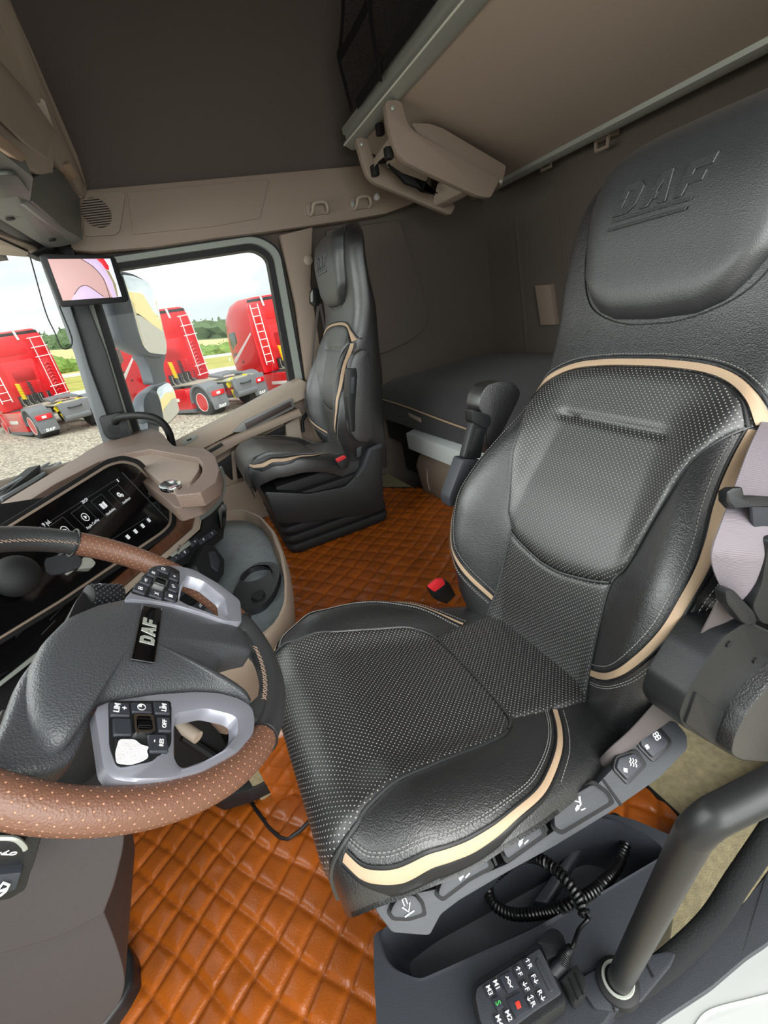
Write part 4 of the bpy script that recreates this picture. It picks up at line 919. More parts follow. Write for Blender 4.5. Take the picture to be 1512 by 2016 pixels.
def roller(par, cx_, cy_, s, rt):
    M = WM @ Matrix.Translation(V((cx_, cy_, KH-.002))) @ Matrix.Rotation(rt, 4, 'Z')
    sq = lambda q, h: [M @ V((p.x, p.y, h)) for p in rnd([V((-q, -q*1.15, 0)), V((q, -q*1.15, 0)), V((q, q*1.15, 0)), V((-q, q*1.15, 0))], .0035)]
    b = B(); b.add(*ringslab(sq(s, 0), sq(s*.76, 0), WN*.0045)); fr_ = b.obj('roller_frame', CHROME, par)
    b = B(); b.slab(sq(s*.78, -.001), WN*.002); b.obj('roller_well', RUBBER, fr_)
    b = B(); R3 = M.to_3x3()
    c = [M @ V((-s*.62, 0, 0)), M @ V((s*.62, 0, 0))]; b.tube(c, s*.62, 16)
    for i in range(9):
        a = math.pi*i/8; p0 = V((-s*.58, s*.63*math.cos(a), s*.63*math.sin(a))); p1 = V((s*.58, p0.y, p0.z)); b.tube([M @ p0, M @ p1], .0007, 4)
    tag(b.obj('thumb_roller', GLOSSB, fr_), kind='stuff')
roller(gp, 0.0395, -0.1378, .0095, rt)
# upper (far) button group
KH = .0325
b = B(); b.slab([Wp(p.x, p.y, KH-.006) for p in rnd([V((a, b_, 0)) for a, b_ in ((-.001, .060), (.012, .118), (.022, .148), (.044, .166), (.062, .160), (.061, .070), (.028, .062))], .006)], WN*.0045, .001); gp = b.obj('button_panel', BPLAST, u_)
rt = -.10
for cx_, cy_, w_, h_, t_ in ((.010, .074, .016, .020, '\u25A3'), (.031, .073, .018, .016, '\u2715'), (.050, .078, .016, .020, '\u25A0'), (.015, .098, .014, .020, '<<'), (.053, .105, .013, .024, '\u21A9'), (.023, .124, .015, .020, '\u2630'), (.036, .144, .018, .016, '\u25A2'), (.053, .134, .014, .020, '+')):
    key(gp, cx_, cy_, w_, h_, rt, [(t_, 0, 0, .0075)])
roller(gp, .0335, .104, .0095, rt)
# column cover behind the wheel and stalks
COLM = mat('grey_brown_plastic', (66, 61, 62), .5, bump=.3, bscale=800)
cc = thing('steering_column', 'grey brown steering column cover standing at the bottom left under the wheel', 'column', (-.30, .45, .0))
def hull(name, rings, m, par, sharp=40):
    v, fs = loft([resample(r, 48) for r in rings]); return mesh(name, v, fs, m, par, sharp=sharp)
up = [(40, 1645), (246, 1628), (243, 1672), (225, 1745), (207, 1792), (205, 1800), (120, 1845), (0, 1880), (-120, 1900), (-120, 1640)]
b = B(); b.slab([PY(a, b_, .46) for a, b_ in r2(up, 16)], (0, .18, 0), .03, 4); b.obj('upper_shroud', COLM, cc)
lw = [(200, 1780), (206, 1800), (226, 1850), (243, 1905), (247, 1940), (236, 1975), (190, 2030), (120, 2100), (-120, 2100), (-120, 1890), (0, 1875), (120, 1840)]
b = B(); b.slab([PY(a, b_, .50) for a, b_ in r2(lw, 16)], (0, .2, 0), .03, 4); b.obj('lower_shroud', COLM, cc)
b = B(); b.slab([PZ(a, b_, .0) for a, b_ in r2([(232, 1852), (262, 1868), (281, 1900), (281, 1950), (262, 1990), (225, 2040), (120, 2120), (100, 1990), (180, 1900)], 14)], (0, 0, .05), .014, 3); b.obj('foot_collar', BPLAST, cc)
# left stalk pod with rotary numbers
pod = thing('switch_pod', 'dark switch pod with rotary knob marked 1 A 0 under the wheel rim', 'switch', PY(30, 1700, .40))
b = B(); b.slab(PYs(r2([(-60, 1640), (82, 1640), (74, 1672), (66, 1704), (58, 1722), (50, 1752), (20, 1770), (-60, 1785)], 6), .40), (0, .05, 0), .006); b.obj('pod_body', BPLAST, pod)
b = B(); b.slab(PYs(r2([(-60, 1648), (40, 1645), (48, 1665), (40, 1686), (0, 1694), (-60, 1700)], 6), .39), (0, .02, 0), .006); b.obj('rotary_knob', BPLAST, pod)
kr = PYs([(-40, 1654), (0, 1650), (30, 1652), (46, 1664), (50, 1672)], .385)
b = B(); b.tube(spline(kr, 5), .0022, 6); b.obj('knob_ring', ALU, pod)
Mp = frame(PY(14, 1678, .386), PY(40, 1675, .386)-PY(0, 1680, .386), PY(20, 1650, .386)-PY(20, 1700, .386))
lf_ = PY(0, 1680, .386)-PY(40, 1675, .386); upv = PY(20, 1650, .386)-PY(20, 1700, .386); b = B()
for ch, px in (('1', -4), ('A', 11), ('0', 27)): b.add(*textmesh(ch, .0085, frame(PY(px, 1680, .3855), upv, lf_), .0003, bold=.0))
b.obj('knob_figures', WHITE, pod)
b = B(); b.slab(PYs(r2([(-60, 1728), (42, 1718), (30, 1752), (-10, 1764), (-60, 1774)], 3), .392), (0, .02, 0), .003); kk = b.obj('wiper_key', GPLAST2, pod)
b = B(); b.tube(PYs([(-4, 1752), (6, 1738), (18, 1742), (12, 1754), (2, 1762), (-8, 1768)], .389), .0012, 5, True); b.tube(PYs([(-6, 1756), (14, 1750)], .389), .0012, 5); b.obj('wiper_symbol', WHITE, kk)
# right stalk (drive selector), turned towards the driver
sel = thing('drive_selector', 'dark drive selector stalk with honeycomb roller behind the wheel hub', 'switch', PY(180, 1200, .72))
def pw(a, b_, d): return WC+WN*0+PP(a, b_, WC-WN*d, WN)-WC
sp_('selector_body', r2([(128, 1262), (124, 1238), (150, 1180), (168, 1158), (190, 1149), (228, 1152), (247, 1166), (240, 1195), (200, 1230), (160, 1262)], 8), WC-WN*.03, WN, .05, BPLAST, sel, .008)
hc = PP(205, 1172, WC-WN*.03, WN); hd = (PP(235, 1170, WC-WN*.03, WN)-PP(180, 1172, WC-WN*.03, WN)).normalized()
b = B(); b.tube([hc-hd*.024, hc-hd*.022, hc+hd*.022, hc+hd*.024], [.012, .015, .015, .012], 24); ro = b.obj('selector_roller', BPLAST_M, sel)
b = B(); sd2 = hd.cross(WN).normalized()
for i in range(9):
    for j in range(7):
        a = math.pi*(j+.5*(i % 2))/7; c = hc+hd*(-.019+i*.0048)+sd2*math.cos(a)*.0155+WN*math.sin(a)*.0155; b.box(c, (.0026, .0026, .0026), .0008)
tag(b.obj('honeycomb_studs', GPLAST, ro), kind='stuff')
Ms = frame(PP(216, 1160, WC-WN*.028, WN)+WN*.003, PP(240, 1168, WC, WN)-PP(200, 1160, WC, WN), PP(220, 1140, WC, WN)-PP(215, 1175, WC, WN))
b = B(); b.add(*textmesh('D N R', .012, Ms, .0003, bold=.0003)); b.obj('selector_letters', WHITE, sel)
stl = thing('wiper_stalk', 'grey control stalk reaching out of the dark dashboard above the wheel hub', 'stalk', PY(100, 1110, .95))
oS = PY(120, 1110, .95); nS = V((.72, -.5, .48)).normalized()
sp_('stalk_arm', r2([(74, 1112), (82, 1098), (120, 1090), (152, 1089), (164, 1098), (162, 1116), (128, 1128), (90, 1136), (78, 1128)], 8), oS, nS, .03, GPLAST, stl, .010)
sp_('stalk_tip', r2([(126, 1128), (160, 1112), (163, 1096), (180, 1098), (190, 1108), (182, 1118), (150, 1120), (134, 1132)], 5), oS-nS*.006, nS, .02, ALU, stl, .005)
kr_ = nS.orthogonal().normalized(); kq_ = nS.cross(kr_); ko_ = PY(32, 1134, .86)
kv_ = loft([[ko_+(kr_*math.cos(q)+kq_*math.sin(q))*(.036*math.cos(p))+nS*(.030*math.sin(p)) for q in [2*math.pi*i/28 for i in range(28)]] for p in [-.3, -.1, .15, .4, .65, .9, 1.15, 1.4, 1.55]])

# ------------------------------------------------------------------ dashboard
dash = thing('dashboard', 'brown and taupe wrap-round dashboard with a large dark screen behind the wheel', 'dashboard', (-.4, 1.3, 0))
mesh('round_knob', kv_[0], kv_[1], BPLAST_M, dash)
SN = V((.874, -.338, .342)).normalized(); SO = PZ(235, 905, .975)
def ds(name, loop, d, th, m, bevel=.004, par=None, r=None): return sp_(name, r2(loop, r) if r else loop, SO+SN*d, SN, th, m, par or dash, bevel)
b = B(); b.slab(PZs(r2([(-60, 1030), (0, 992), (120, 920), (188, 878), (250, 852), (300, 842), (318, 852), (340, 878), (400, 882), (420, 893), (434, 925), (428, 952), (392, 985), (345, 1000), (330, 985), (250, 925), (200, 940), (60, 1020), (-60, 1095)], 8), .905), (0, 0, -.035), .010, 3); b.obj('dash_top', DASHB, dash)
b = B(); b.slab(PZs(r2([(-60, 1066), (0, 1022), (110, 952), (196, 908), (246, 893), (300, 886), (370, 896), (392, 906), (392, 925), (375, 950), (345, 958), (320, 952), (262, 905), (235, 905), (0, 1052), (-60, 1090)], 6), .928), (0, 0, -.03), .008, 3); b.obj('dash_shelf', DASHT, dash)
rim_ = [(-60, 1046), (0, 1008), (110, 940), (190, 896), (240, 880), (292, 870), (345, 880), (402, 882), (424, 898), (432, 925), (425, 950), (395, 970), (346, 975), (341, 962)]
rin = [(-60, 1060), (0, 1022), (110, 952), (196, 908), (246, 893), (294, 884), (345, 893), (388, 901), (398, 912), (398, 928), (392, 940), (374, 958), (355, 964), (345, 960)]
b = B(); b.slab([PZ(a, b_, .945) for a, b_ in rim_]+[PZ(a, b_, .945) for a, b_ in rin[::-1]], (0, 0, -.03), .008, 3); b.obj('dash_rim', DASHB, dash)
ds('dash_nose', [(340, 960), (345, 974), (350, 990), (376, 987), (396, 976), (428, 950), (433, 925), (398, 945), (376, 960)], .034, .03, DASHB, .006)
ov = [(334+22*math.cos(t)*1.0, 953-9*math.sin(t)-6*math.cos(t)*.6) for t in [2*math.pi*i/20 for i in range(20)]]
b = B(); b.slab([PZ(a, b_, .947) for a, b_ in ov], (0, 0, -.01), .003); b.obj('oval_cap', CHROME, dash)
scr = [(-60, 1085), (0, 1050), (120, 976), (215, 917), (242, 910), (268, 917), (322, 975), (334, 1002), (334, 1030), (318, 1046), (120, 1180), (-60, 1290)]
ds('screen_bezel', offl(scr, 14), .004, .05, BPLAST_M, .006, r=10)
ds('bezel_lip', offl(scr, 5), .010, .03, TAUPE, .003, r=12)
sg = ds('display_screen', scr, .012, .02, GLOSSB, .002, r=12)
SCRN = mat('lit_screen_white', (230, 232, 235), .5, emit=((200, 204, 208), .25)); SCRD = mat('lit_screen_grey', (70, 72, 76), .5, emit=((90, 92, 96), .05))
xd = PP(235, 905, SO, SN)-PP(15, 1040, SO, SN); yd = PP(166, 1002, SO, SN)-PP(187, 1018, SO, SN)
xd.normalize(); yd = (yd-yd.dot(xd)*xd).normalized()
def sM(px, py, h=.0135): return frame(PP(px, py, SO+SN*h, SN), xd, yd)
def stx(s, px, py, size, m=SCRN): b = B(); b.add(*textmesh(s, size, sM(px, py), .0001)); b.obj('screen_text', m, sg)
def sicon(px, py, s, glyph):
    M = sM(px, py); q = lambda r, h=0: [M @ V((x_*r, y_*r, h)) for x_, y_ in ((-1, -1), (1, -1), (1, 1), (-1, 1))]
    b = B(); b.add(*ringslab(q(s), q(s*.955), SN*.0002)); b.obj('icon_frame', SCRD, sg)
    b = B()
    if glyph == 'play':
        b.add(*ringslab([M @ V((s*.42*math.cos(t), s*.42*math.sin(t), 0)) for t in [5.6*i/23+.35 for i in range(24)]], [M @ V((s*.35*math.cos(t), s*.35*math.sin(t), 0)) for t in [5.6*i/23+.35 for i in range(24)]], SN*.0002)); b.slab([M @ V(p) for p in ((-s*.12, -s*.2, 0), (s*.22, 0, 0), (-s*.12, s*.2, 0))], SN*.0002)
    elif glyph == 'book':
        for sx_ in (-1, 1): b.slab([M @ V(p) for p in ((sx_*s*.04, -s*.32, 0), (sx_*s*.42, -s*.26, 0), (sx_*s*.42, s*.34, 0), (sx_*s*.04, s*.28, 0))], SN*.0002)
    else:
        for (gx, gy, gr) in ((-.1, .05, .25), (.26, -.18, .17)):
            o_ = [M @ V((s*(gx+gr*(1.25 if i % 2 else 1)*math.cos(t)), s*(gy+gr*(1.25 if i % 2 else 1)*math.sin(t)), 0)) for i, t in enumerate([2*math.pi*i/20 for i in range(20)])]
            b.add(*ringslab(o_, [M @ V((s*(gx+gr*.4*math.cos(t)), s*(gy+gr*.4*math.sin(t)), 0)) for t in [2*math.pi*i/20 for i in range(20)]], SN*.0002))
    b.obj('icon_glyph', SCRN, sg)
icx = ((168, 1018, 'play', 'Apple CarPlay', 183, 1031), (204, 995, 'book', 'Handleiding', 218, 1007), (236, 974, 'gear', 'Instellingen', 249, 985), (128, 1044, 'play', '', 0, 0))
for px, py, g, tt, tx, ty in icx:
    sicon(px, py, .0235, g)
    if tt: stx(tt, tx, ty, .0085)
stx('20:59', 167, 986, .0105); stx('do. 9 jul.', 86, 1034, .012)
M = sM(232, 946); b = B(); b.slab([M @ V(p) for p in ((-.002, -.004, 0), (.002, -.004, 0), (.002, .004, 0), (-.002, .004, 0))], SN*.0002); b.obj('status_mark', SCRN, sg)
for k, (px, py) in enumerate(((252, 1057), (267, 1046), (281, 1035), (293, 1024))):
    M = sM(px, py); b = B(); s = .0055; b.slab([M @ V(p) for p in rnd([V((-s, -s, 0)), V((s, -s, 0)), V((s, s, 0)), V((-s, s, 0))], .002)], SN*.0002); b.obj('shortcut_icon', SCRN, sg)
for a, c in (((240, 930), (335, 1028)), ((90, 1032), (235, 940)), ((195, 1078), (300, 1012))):
    b = B(); b.tube([PP(*a, SO+SN*.013, SN), PP(*c, SO+SN*.013, SN)], .0006, 4); b.obj('screen_line', SCRD, sg)
kc = PP(303, 968, SO+SN*.012, SN); u1 = SN.orthogonal().normalized(); u2 = SN.cross(u1)
b = B(); b.tube([kc, kc+SN*.012, kc+SN*.014], [.026, .025, .020], 28); b.obj('rotary_control', GLOSSB, dash)
WOOD = mat('walnut_veneer', (98, 62, 42), .3, coat=.5, vary=.35, vscale=30)
wn_ = WOOD.node_tree.nodes
for q in wn_:
    if q.type == 'TEX_NOISE' and abs(q.inputs['Scale'].default_value-30) < 1:
        mp_ = wn_.new('ShaderNodeMapping'); mp_.inputs['Scale'].default_value = (3, 1, .25); WOOD.node_tree.links.new(wn_['Texture Coordinate'].outputs['Object'], mp_.inputs[0]); WOOD.node_tree.links.new(mp_.outputs[0], q.inputs['Vector'])
ds('wood_trim', [(346, 982), (380, 978), (388, 1008), (380, 1038), (330, 1082), (280, 1122), (215, 1180), (190, 1172), (260, 1112), (332, 1050), (344, 1030), (344, 1000)], -.004, .03, WOOD, .003)
ds('silver_trim', [(380, 978), (392, 975), (401, 1008), (394, 1042), (350, 1082), (290, 1130), (205, 1212), (192, 1212), (215, 1182), (280, 1124), (332, 1082), (380, 1040), (388, 1008)], .0, .03, TAUPE_L, .003)
SHELL = mat('grey_green_satin', (132, 137, 134), .3, metal=.3, coat=.3)
ds('end_shell', [(392, 978), (414, 962), (430, 940), (436, 915), (443, 932), (445, 962), (437, 990), (416, 1012), (404, 1020), (401, 1006)], .02, .10, SHELL, .012, r=4)
ds('switch_fascia', [(402, 1012), (440, 985), (446, 1010), (440, 1060), (400, 1092), (350, 1120), (320, 1150), (290, 1140), (330, 1098), (396, 1044)], -.002, .04, BPLAST, .004)
for k in range(4): ds('vent_fin', [(430+k*4, 1004+k*2), (438+k*3, 992), (442+k*1, 1030), (436+k*2, 1040)], .012-.004*k, .004, CHROME, .001)
for k, (px, py) in enumerate(((418, 1050), (401, 1062), (384, 1066), (364, 1087), (347, 1098), (372, 1040) if False else (330, 1112))):
    kk = ds('dash_switch', [(px-10, py+1), (px+3, py-9), (px+11, py-1), (px-2, py+9)], .006, .01, GPLAST2, .002)
    b = B(); b.add(*textmesh('FH\u2261H\u2022o'[k], .010, sM(px, py, .0075), .0002, bold=.0002)); b.obj('symbol', WHITE, kk)
ds('label_strip', [(336, 1092), (372, 1064), (378, 1070), (344, 1098)], .004, .004, ALU, .001)
b = B(); b.add(*textmesh('safe \u2661', .012, sM(352, 1080, .0048), .0002, shear=.3)); b.obj('label_writing', BPLAST, dash)
# parking-brake block and lower switches
pk = ds('control_block', [(404, 1070), (424, 1074), (444, 1102), (443, 1130), (428, 1152), (400, 1140), (384, 1110)], .03, .07, BPLAST, .010, r=5)
ds('block_recess', [(412, 1086), (424, 1084), (434, 1104), (430, 1126), (418, 1116)], .034, .006, GPLAST2, .003, par=pk, r=3)
for px, py, t_ in ((398, 1122, '\u2014'), (410, 1134, 'Z'), (370, 1150, '\u25CB'), (352, 1166, '\u25A1'), (395, 1192, '02')):
    k_ = ds('lower_switch', [(px-14, py), (px, py-12), (px+14, py+2), (px, py+14)], .012, .02, GPLAST2 if t_ != '\u25CB' else TAUPE_L, .003)
    b = B(); b.add(*textmesh(t_, .012, sM(px, py, .0135), .0002)); b.obj('symbol', WHITE, k_)
ds('lower_fascia', [(300, 1130), (350, 1108), (400, 1140), (440, 1170), (440, 1260), (330, 1270), (280, 1200)], -.01, .05, BPLAST, .006)
# dark instrument binnacle in front of the wheel
ds('instrument_binnacle', [(-140, 1120), (0, 1080), (150, 1120), (200, 1180), (160, 1260), (0, 1340), (-140, 1420)], -.03, .10, GLOSSB, .01)
ds('lower_trim_line', [(0, 1352), (0, 1342), (118, 1248), (140, 1222), (146, 1228), (124, 1256)], -.02, .01, SEAL, .002)
for px, py in ((60, 1220), (78, 1200), (46, 1240), (95, 1235), (110, 1208), (12, 1234)):
    b = B(); M = sM(px, py, -.028); b.slab([M @ V(p) for p in ((-.02, -.001, 0), (.02, -.001, 0), (.02, .001, 0), (-.02, .001, 0))], SN*.0005); b.obj('key_gap', GPLAST, dash)
kk = ds('warning_key', [(104, 1162), (116, 1152), (126, 1162), (114, 1172)], -.028, .004, GPLAST, .001)
ds('dash_body', [(-140, 1010), (200, 960), (330, 1010), (440, 1010), (446, 1090), (440, 1270), (0, 1480), (-140, 1480)], -.09, .06, BPLAST_M, .01)

# console with tray and cup holder
con = thing('tray_console', 'taupe console with grey tray and round cup holder beside the dashboard end', 'console', (0, 1.3, .285))
top = [(-.22, 1.76), (-.03, 1.765), (.045, 1.69), (.090, 1.56), (.108, 1.38), (.098, 1.20), (.074, 1.05), (.045, .93), (.005, .862), (-.06, .835), (-.22, .84)]
bot = [(-.22, 1.74), (-.03, 1.74), (.03, 1.68), (.062, 1.56), (.074, 1.40), (.060, 1.27), (.030, 1.16), (-.005, 1.08), (-.045, 1.01), (-.09, .985), (-.22, .985)]
tl = resample([V((p.x, p.y, 0)) for p in rnd([V(p+(0,)) for p in top], .03)], 90); bl = resample([V((p.x, p.y, 0)) for p in rnd([V(p+(0,)) for p in bot], .03)], 90)
cen = V((-.06, 1.3, 0))
def inn(p, d): q = cen-p; return p+q.normalized()*d
rings = [[V((p.x, p.y, .290)) for p in bl], [V((a.lerp(c, .55).x, a.lerp(c, .55).y, .43)) for a, c in zip(bl, tl)], [V((p.x, p.y, .560)) for p in tl], [V((p.x, p.y, .612)) for p in tl], [V((inn(p, .004).x, inn(p, .004).y, .620)) for p in tl], [V((inn(p, .014).x, inn(p, .014).y, .620)) for p in tl], [V((inn(p, .018).x, inn(p, .018).y, .612)) for p in tl], [V((inn(p, .022).x, inn(p, .022).y, .575)) for p in tl]]
v = [p for r in rings for p in r]; fs = gridf(len(rings), 90, closec=True); fs.append(tuple(range(90))); fs.append(tuple(range(len(v)-90, len(v)))[::-1]); mesh('console_shell', v, fs, TAUPE, con, sharp=50)
TRAYM = mat('grey_rubber_tray', (100, 107, 110), .42, bump=.6, bscale=200, vary=.15, vscale=30)
b = B(); b.slab([V((inn(p, .026).x, inn(p, .026).y, .574)) for p in tl[::2]], (0, 0, .008), .003); b.obj('tray_mat', TRAYM, con)
cup = PZ(502, 1128, .60)
ci = rnd([PZ(a, b_, .60) for a, b_ in ((452, 1180), (478, 1128), (506, 1106), (545, 1106), (552, 1130), (540, 1165), (515, 1195), (470, 1205))], .03)
cr_ = resample(ci, 64); circ = [cup+V((.043*math.cos(t), .043*math.sin(t), 0)) for t in [2*math.pi*i/64 for i in range(64)]]
def al(loop, c):
    return sorted(loop, key=lambda p: math.atan2(p.y-c.y, p.x-c.x))
o_ = al(cr_, cup); i_ = al(circ, cup)
v = [p-V((0, 0, .03)) for p in o_]+list(o_)+list(i_)+[p-V((0, 0, .08)) for p in i_]+[cup-V((0, 0, .08))]; fs = gridf(4, 64, closec=True)+[(192+i, 192+(i+1) % 64, 256) for i in range(64)]
mesh('cup_holder', v, fs, BPLAST, con, sharp=40)
sm2 = PZ(508, 1172, .602); b = B(); b.tube([sm2+V((0, 0, -.002)), sm2+V((0, 0, .004))], .018, 20); b.obj('cup_stub', RUBBER, con)
# ------------------------------------------------------------------ quilted floor mats
MATL = mat('tan_quilted_leather', (156, 80, 20), .28, bump=.5, bscale=260, kind='noise', vary=.22, vscale=9, coat=.35, crough=.22)
def inside(p, poly):
    x, y = p; c = False; k = len(poly)
    for i in range(k):
        a = poly[i]; b = poly[i-1]
        if (a[1] > y) != (b[1] > y) and x < (b[0]-a[0])*(y-a[1])/(b[1]-a[1])+a[0]: c = not c
    return c
def quilt_h(u, v, amp=.009, s=.0655, a1=math.radians(-52), a2=math.radians(35.2)):
    u2 = u+.004*math.sin(v*23+1)+.003*math.sin(u*17); v2 = v+.004*math.sin(u*21)
    p = (u2*math.cos(a1)+v2*math.sin(a1))/s; q = (u2*math.cos(a2)+v2*math.sin(a2))/s
    a = abs(math.sin(math.pi*p)); b = abs(math.sin(math.pi*q))
    wr = .10*math.sin(u*61+v*37+2*math.sin(v*29))*a*b
    return amp*(min(a, .5)/.5)**.5*(min(b, .5)/.5)**.5*(.85+.15*a*b+wr)+.0012*math.sin(u*9)*math.sin(v*11)
def quilt(name, poly, fn, step, label, base, **kw):
    x0 = min(p[0] for p in poly); x1 = max(p[0] for p in poly); y0 = min(p[1] for p in poly); y1 = max(p[1] for p in poly)
    nx = int((x1-x0)/step)+2; ny = int((y1-y0)/step)+2; idx = {}; vs = []; fs = []
    def vi(i, j):
        if (i, j) not in idx: u = x0+i*step; v = y0+j*step; idx[(i, j)] = len(vs); vs.append(fn(u, v, quilt_h(u, v, **kw)))
        return idx[(i, j)]
    for i in range(nx):
        for j in range(ny):
            if inside((x0+(i+.5)*step, y0+(j+.5)*step), poly): fs.append((vi(i, j), vi(i+1, j), vi(i+1, j+1), vi(i, j+1)))
    t = thing(name, label, 'floor mat', base)
    mesh('quilted_leather', vs, fs, MATL, t, sharp=80)
    return t
def edging(t, poly, fn, closed=True, r=.0055):
    P = resample([fn(u, v, .005) for u, v in poly], 160 if closed else 80, closed); b = B(); b.tube(P, r, 8, closed); return b.obj('black_edging', PIPING, t)
lowp = [(-.95, .335), (-.40, .33), (-.07, .335), (-.035, .42), (.02, .50), (.30, .50), (.66, .37), (.70, .38), (.70, .92), (.10, .975), (-.16, .975), (-.165, 1.14), (-.95, 1.14)]
flat = lambda u, v, h: V((u, v, .001+h))
lm = quilt('driver_floor_mat', lowp, flat, .0048, 'tan diamond-quilted leather mat in the driver footwell below the wheel', (-.35, .6, 0))
edging(lm, lowp, flat)
# tunnel mat: top of the tunnel, bending over its side and ending in a flap on the lower mat
def tun(u, v, h):
    if v >= .97: return V((u, v, .2875+h))
    if v >= .93: t = (v-.93)/.04; return V((u, v, .270+.0175*math.sin(t*math.pi/2)+h))
    # side drop
    t = .93-v; 
    if t < .27: return V((u, .925+t*.12-h, .270-t))
    t2 = t-.27; return V((u, .950-t2-0.0, .0+.012+h*1.0+.004*math.sin(u*30)))
tpoly = [(-.16, .662), (.955, .662), (.955, 2.05), (.78, 2.26), (.60, 2.38), (-.16, 2.38)]
tm = quilt('tunnel_mat', tpoly, tun, .0062, 'darker tan quilted mat over the raised floor between the two seats', (.2, 1.5, .285), s=.062)
edging(tm, tpoly, tun)
fpx = [(440, 1584), (470, 1572), (488, 1566), (502, 1590), (528, 1625), (548, 1644), (566, 1648), (590, 1634), (640, 1590), (720, 1530), (720, 1505), (640, 1505), (480, 1520)]
fpoly = [(PZ(a, c, .02).x, PZ(a, c, .02).y) for a, c in fpx]
x0 = min(p[0] for p in fpoly); x1 = max(p[0] for p in fpoly); y0 = min(p[1] for p in fpoly); y1 = max(p[1] for p in fpoly)
def fl(u, v, h): return V((u, v, .012+h*.9+.004*math.sin(u*31+v*12)))
idx = {}; vs = []; fs = []; stp = .005
for i in range(int((x1-x0)/stp)+2):
    for j in range(int((y1-y0)/stp)+2):
        if inside((x0+(i+.5)*stp, y0+(j+.5)*stp), fpoly):
            q = []
            for di, dj in ((0, 0), (1, 0), (1, 1), (0, 1)):
                kk = (i+di, j+dj)
                if kk not in idx: idx[kk] = len(vs); u = x0+kk[0]*stp; v = y0+kk[1]*stp; vs.append(fl(u, v, quilt_h(u, v, a1=math.radians(-62), a2=math.radians(40))))
                q.append(idx[kk])
            fs.append(tuple(q))
fm = mesh('mat_flap', vs, fs, MATL, tm, sharp=80)
b = B(); b.tube([fl(p.x, p.y, .004) for p in resample([V(p+(0,)) for p in fpoly[:10]], 80, False)], .0055, 8); b.obj('flap_edging', PIPING, tm)
b = B(); b.tube([PZ(a, c, .035) for a, c in ((470, 1530), (505, 1520), (530, 1508), (556, 1506), (580, 1512), (612, 1518), (680, 1522))], .0055, 8); b.obj('flap_edging', PIPING, tm)
# carpet strip along the far locker
# ------------------------------------------------------------------ driver seat: base, switches, arms, belt
R3 = Matrix
b = B(); b.box((.24, .57, .47), (.40, .36, .13), .02); b.obj('seat_pan', BPLAST_M, drv)
b = B()
for k in range(6):
    b.box((.24, .61, .37-.055*k), (.36-.012*(k % 2), .25-.012*(k % 2), .05), .014)
b.obj('suspension_bellows', BPLAST_M, drv)
b = B(); b.box((.24, .62, .03), (.46, .26, .06), .012); b.obj('seat_base', BPLAST_M, drv)
for y_ in (.44, .48): b = B(); b.tube([V((-.02, y_, .41)), V((.30, y_, .41))], .007, 8); b.obj('slide_rail', GPLAST, drv)
CN = V((.0, -.66, .75)).normalized(); CO = V((.2, .262, .545))
def cs(name, loop, d, th, m, bevel=.004, r=None, par=None): return sp_(name, r2(loop, r) if r else loop, CO+CN*d, CN, th, m, par or drv, bevel)
band = [(728, 1752), (780, 1766), (900, 1742), (1000, 1700), (1090, 1636), (1180, 1540), (1290, 1426), (1328, 1418), (1352, 1446), (1354, 1474), (1300, 1530), (1200, 1600), (1095, 1664), (990, 1722), (905, 1772), (868, 1800), (846, 1842), (772, 1836), (742, 1796)]
cs('side_panel', band, 0, .045, GPLAST, .006, 8)
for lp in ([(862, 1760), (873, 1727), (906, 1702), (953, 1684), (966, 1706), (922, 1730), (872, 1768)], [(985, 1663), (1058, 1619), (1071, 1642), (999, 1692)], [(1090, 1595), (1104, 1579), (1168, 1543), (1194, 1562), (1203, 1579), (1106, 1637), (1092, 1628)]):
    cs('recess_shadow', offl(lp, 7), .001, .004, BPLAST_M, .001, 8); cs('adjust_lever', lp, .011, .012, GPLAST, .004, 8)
dn = [(774, 1782), (785, 1767), (815, 1761), (830, 1779), (834, 1799), (806, 1808), (775, 1807), (768, 1797)]
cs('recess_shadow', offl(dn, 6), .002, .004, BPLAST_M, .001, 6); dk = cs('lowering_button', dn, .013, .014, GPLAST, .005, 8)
for lp in ([(1219, 1492), (1252, 1482), (1267, 1506), (1237, 1537), (1214, 1512)], [(1261, 1443), (1291, 1431), (1317, 1460), (1312, 1472), (1288, 1493), (1262, 1466)]):
    cs('switch_surround', offl(lp, 7), .003, .006, BPLAST, .002, 8); cs('rocker_switch', lp, .008, .010, GPLAST2, .003, 6)
cs('panel_gap', [(1186, 1536), (1190, 1534), (1226, 1584), (1222, 1588)], .0012, .002, BPLAST_M, .0003)
cs('panel_gap', [(1062, 1606), (1066, 1604), (1080, 1634), (1076, 1640)], .0012, .002, BPLAST_M, .0003)
cs('panel_gap', [(962, 1672), (967, 1670), (980, 1702), (976, 1706)], .0012, .002, BPLAST_M, .0003)
def csM(px, py, ang, d): 
    o = PP(px, py, CO+CN*d, CN); x = V((1, 0, 0)); x = (x-x.dot(CN)*CN).normalized(); y = CN.cross(x); a = math.radians(ang)
    return frame(o, x*math.cos(a)+y*math.sin(a), -x*math.sin(a)+y*math.cos(a))
def sym(parts, px, py, ang, d, par):
    M = csM(px, py, ang, d); b = B()
    for kind, pts in parts:
        P = [M @ V((x*.001, y*.001, 0)) for x, y in pts]
        if kind == 'f': b.slab(P, CN*.0004)
        else: b.tube(P, .0008, 5, kind == 'c')
    return b.obj('symbol', WHITE, par)
sym([('o', [(-6, -8), (6, -8)]), ('c', [(-2, 7), (2, 7), (2, 1), (5, 1), (0, -6), (-5, 1), (-2, 1)])], 800, 1783, 0, .014, dk)
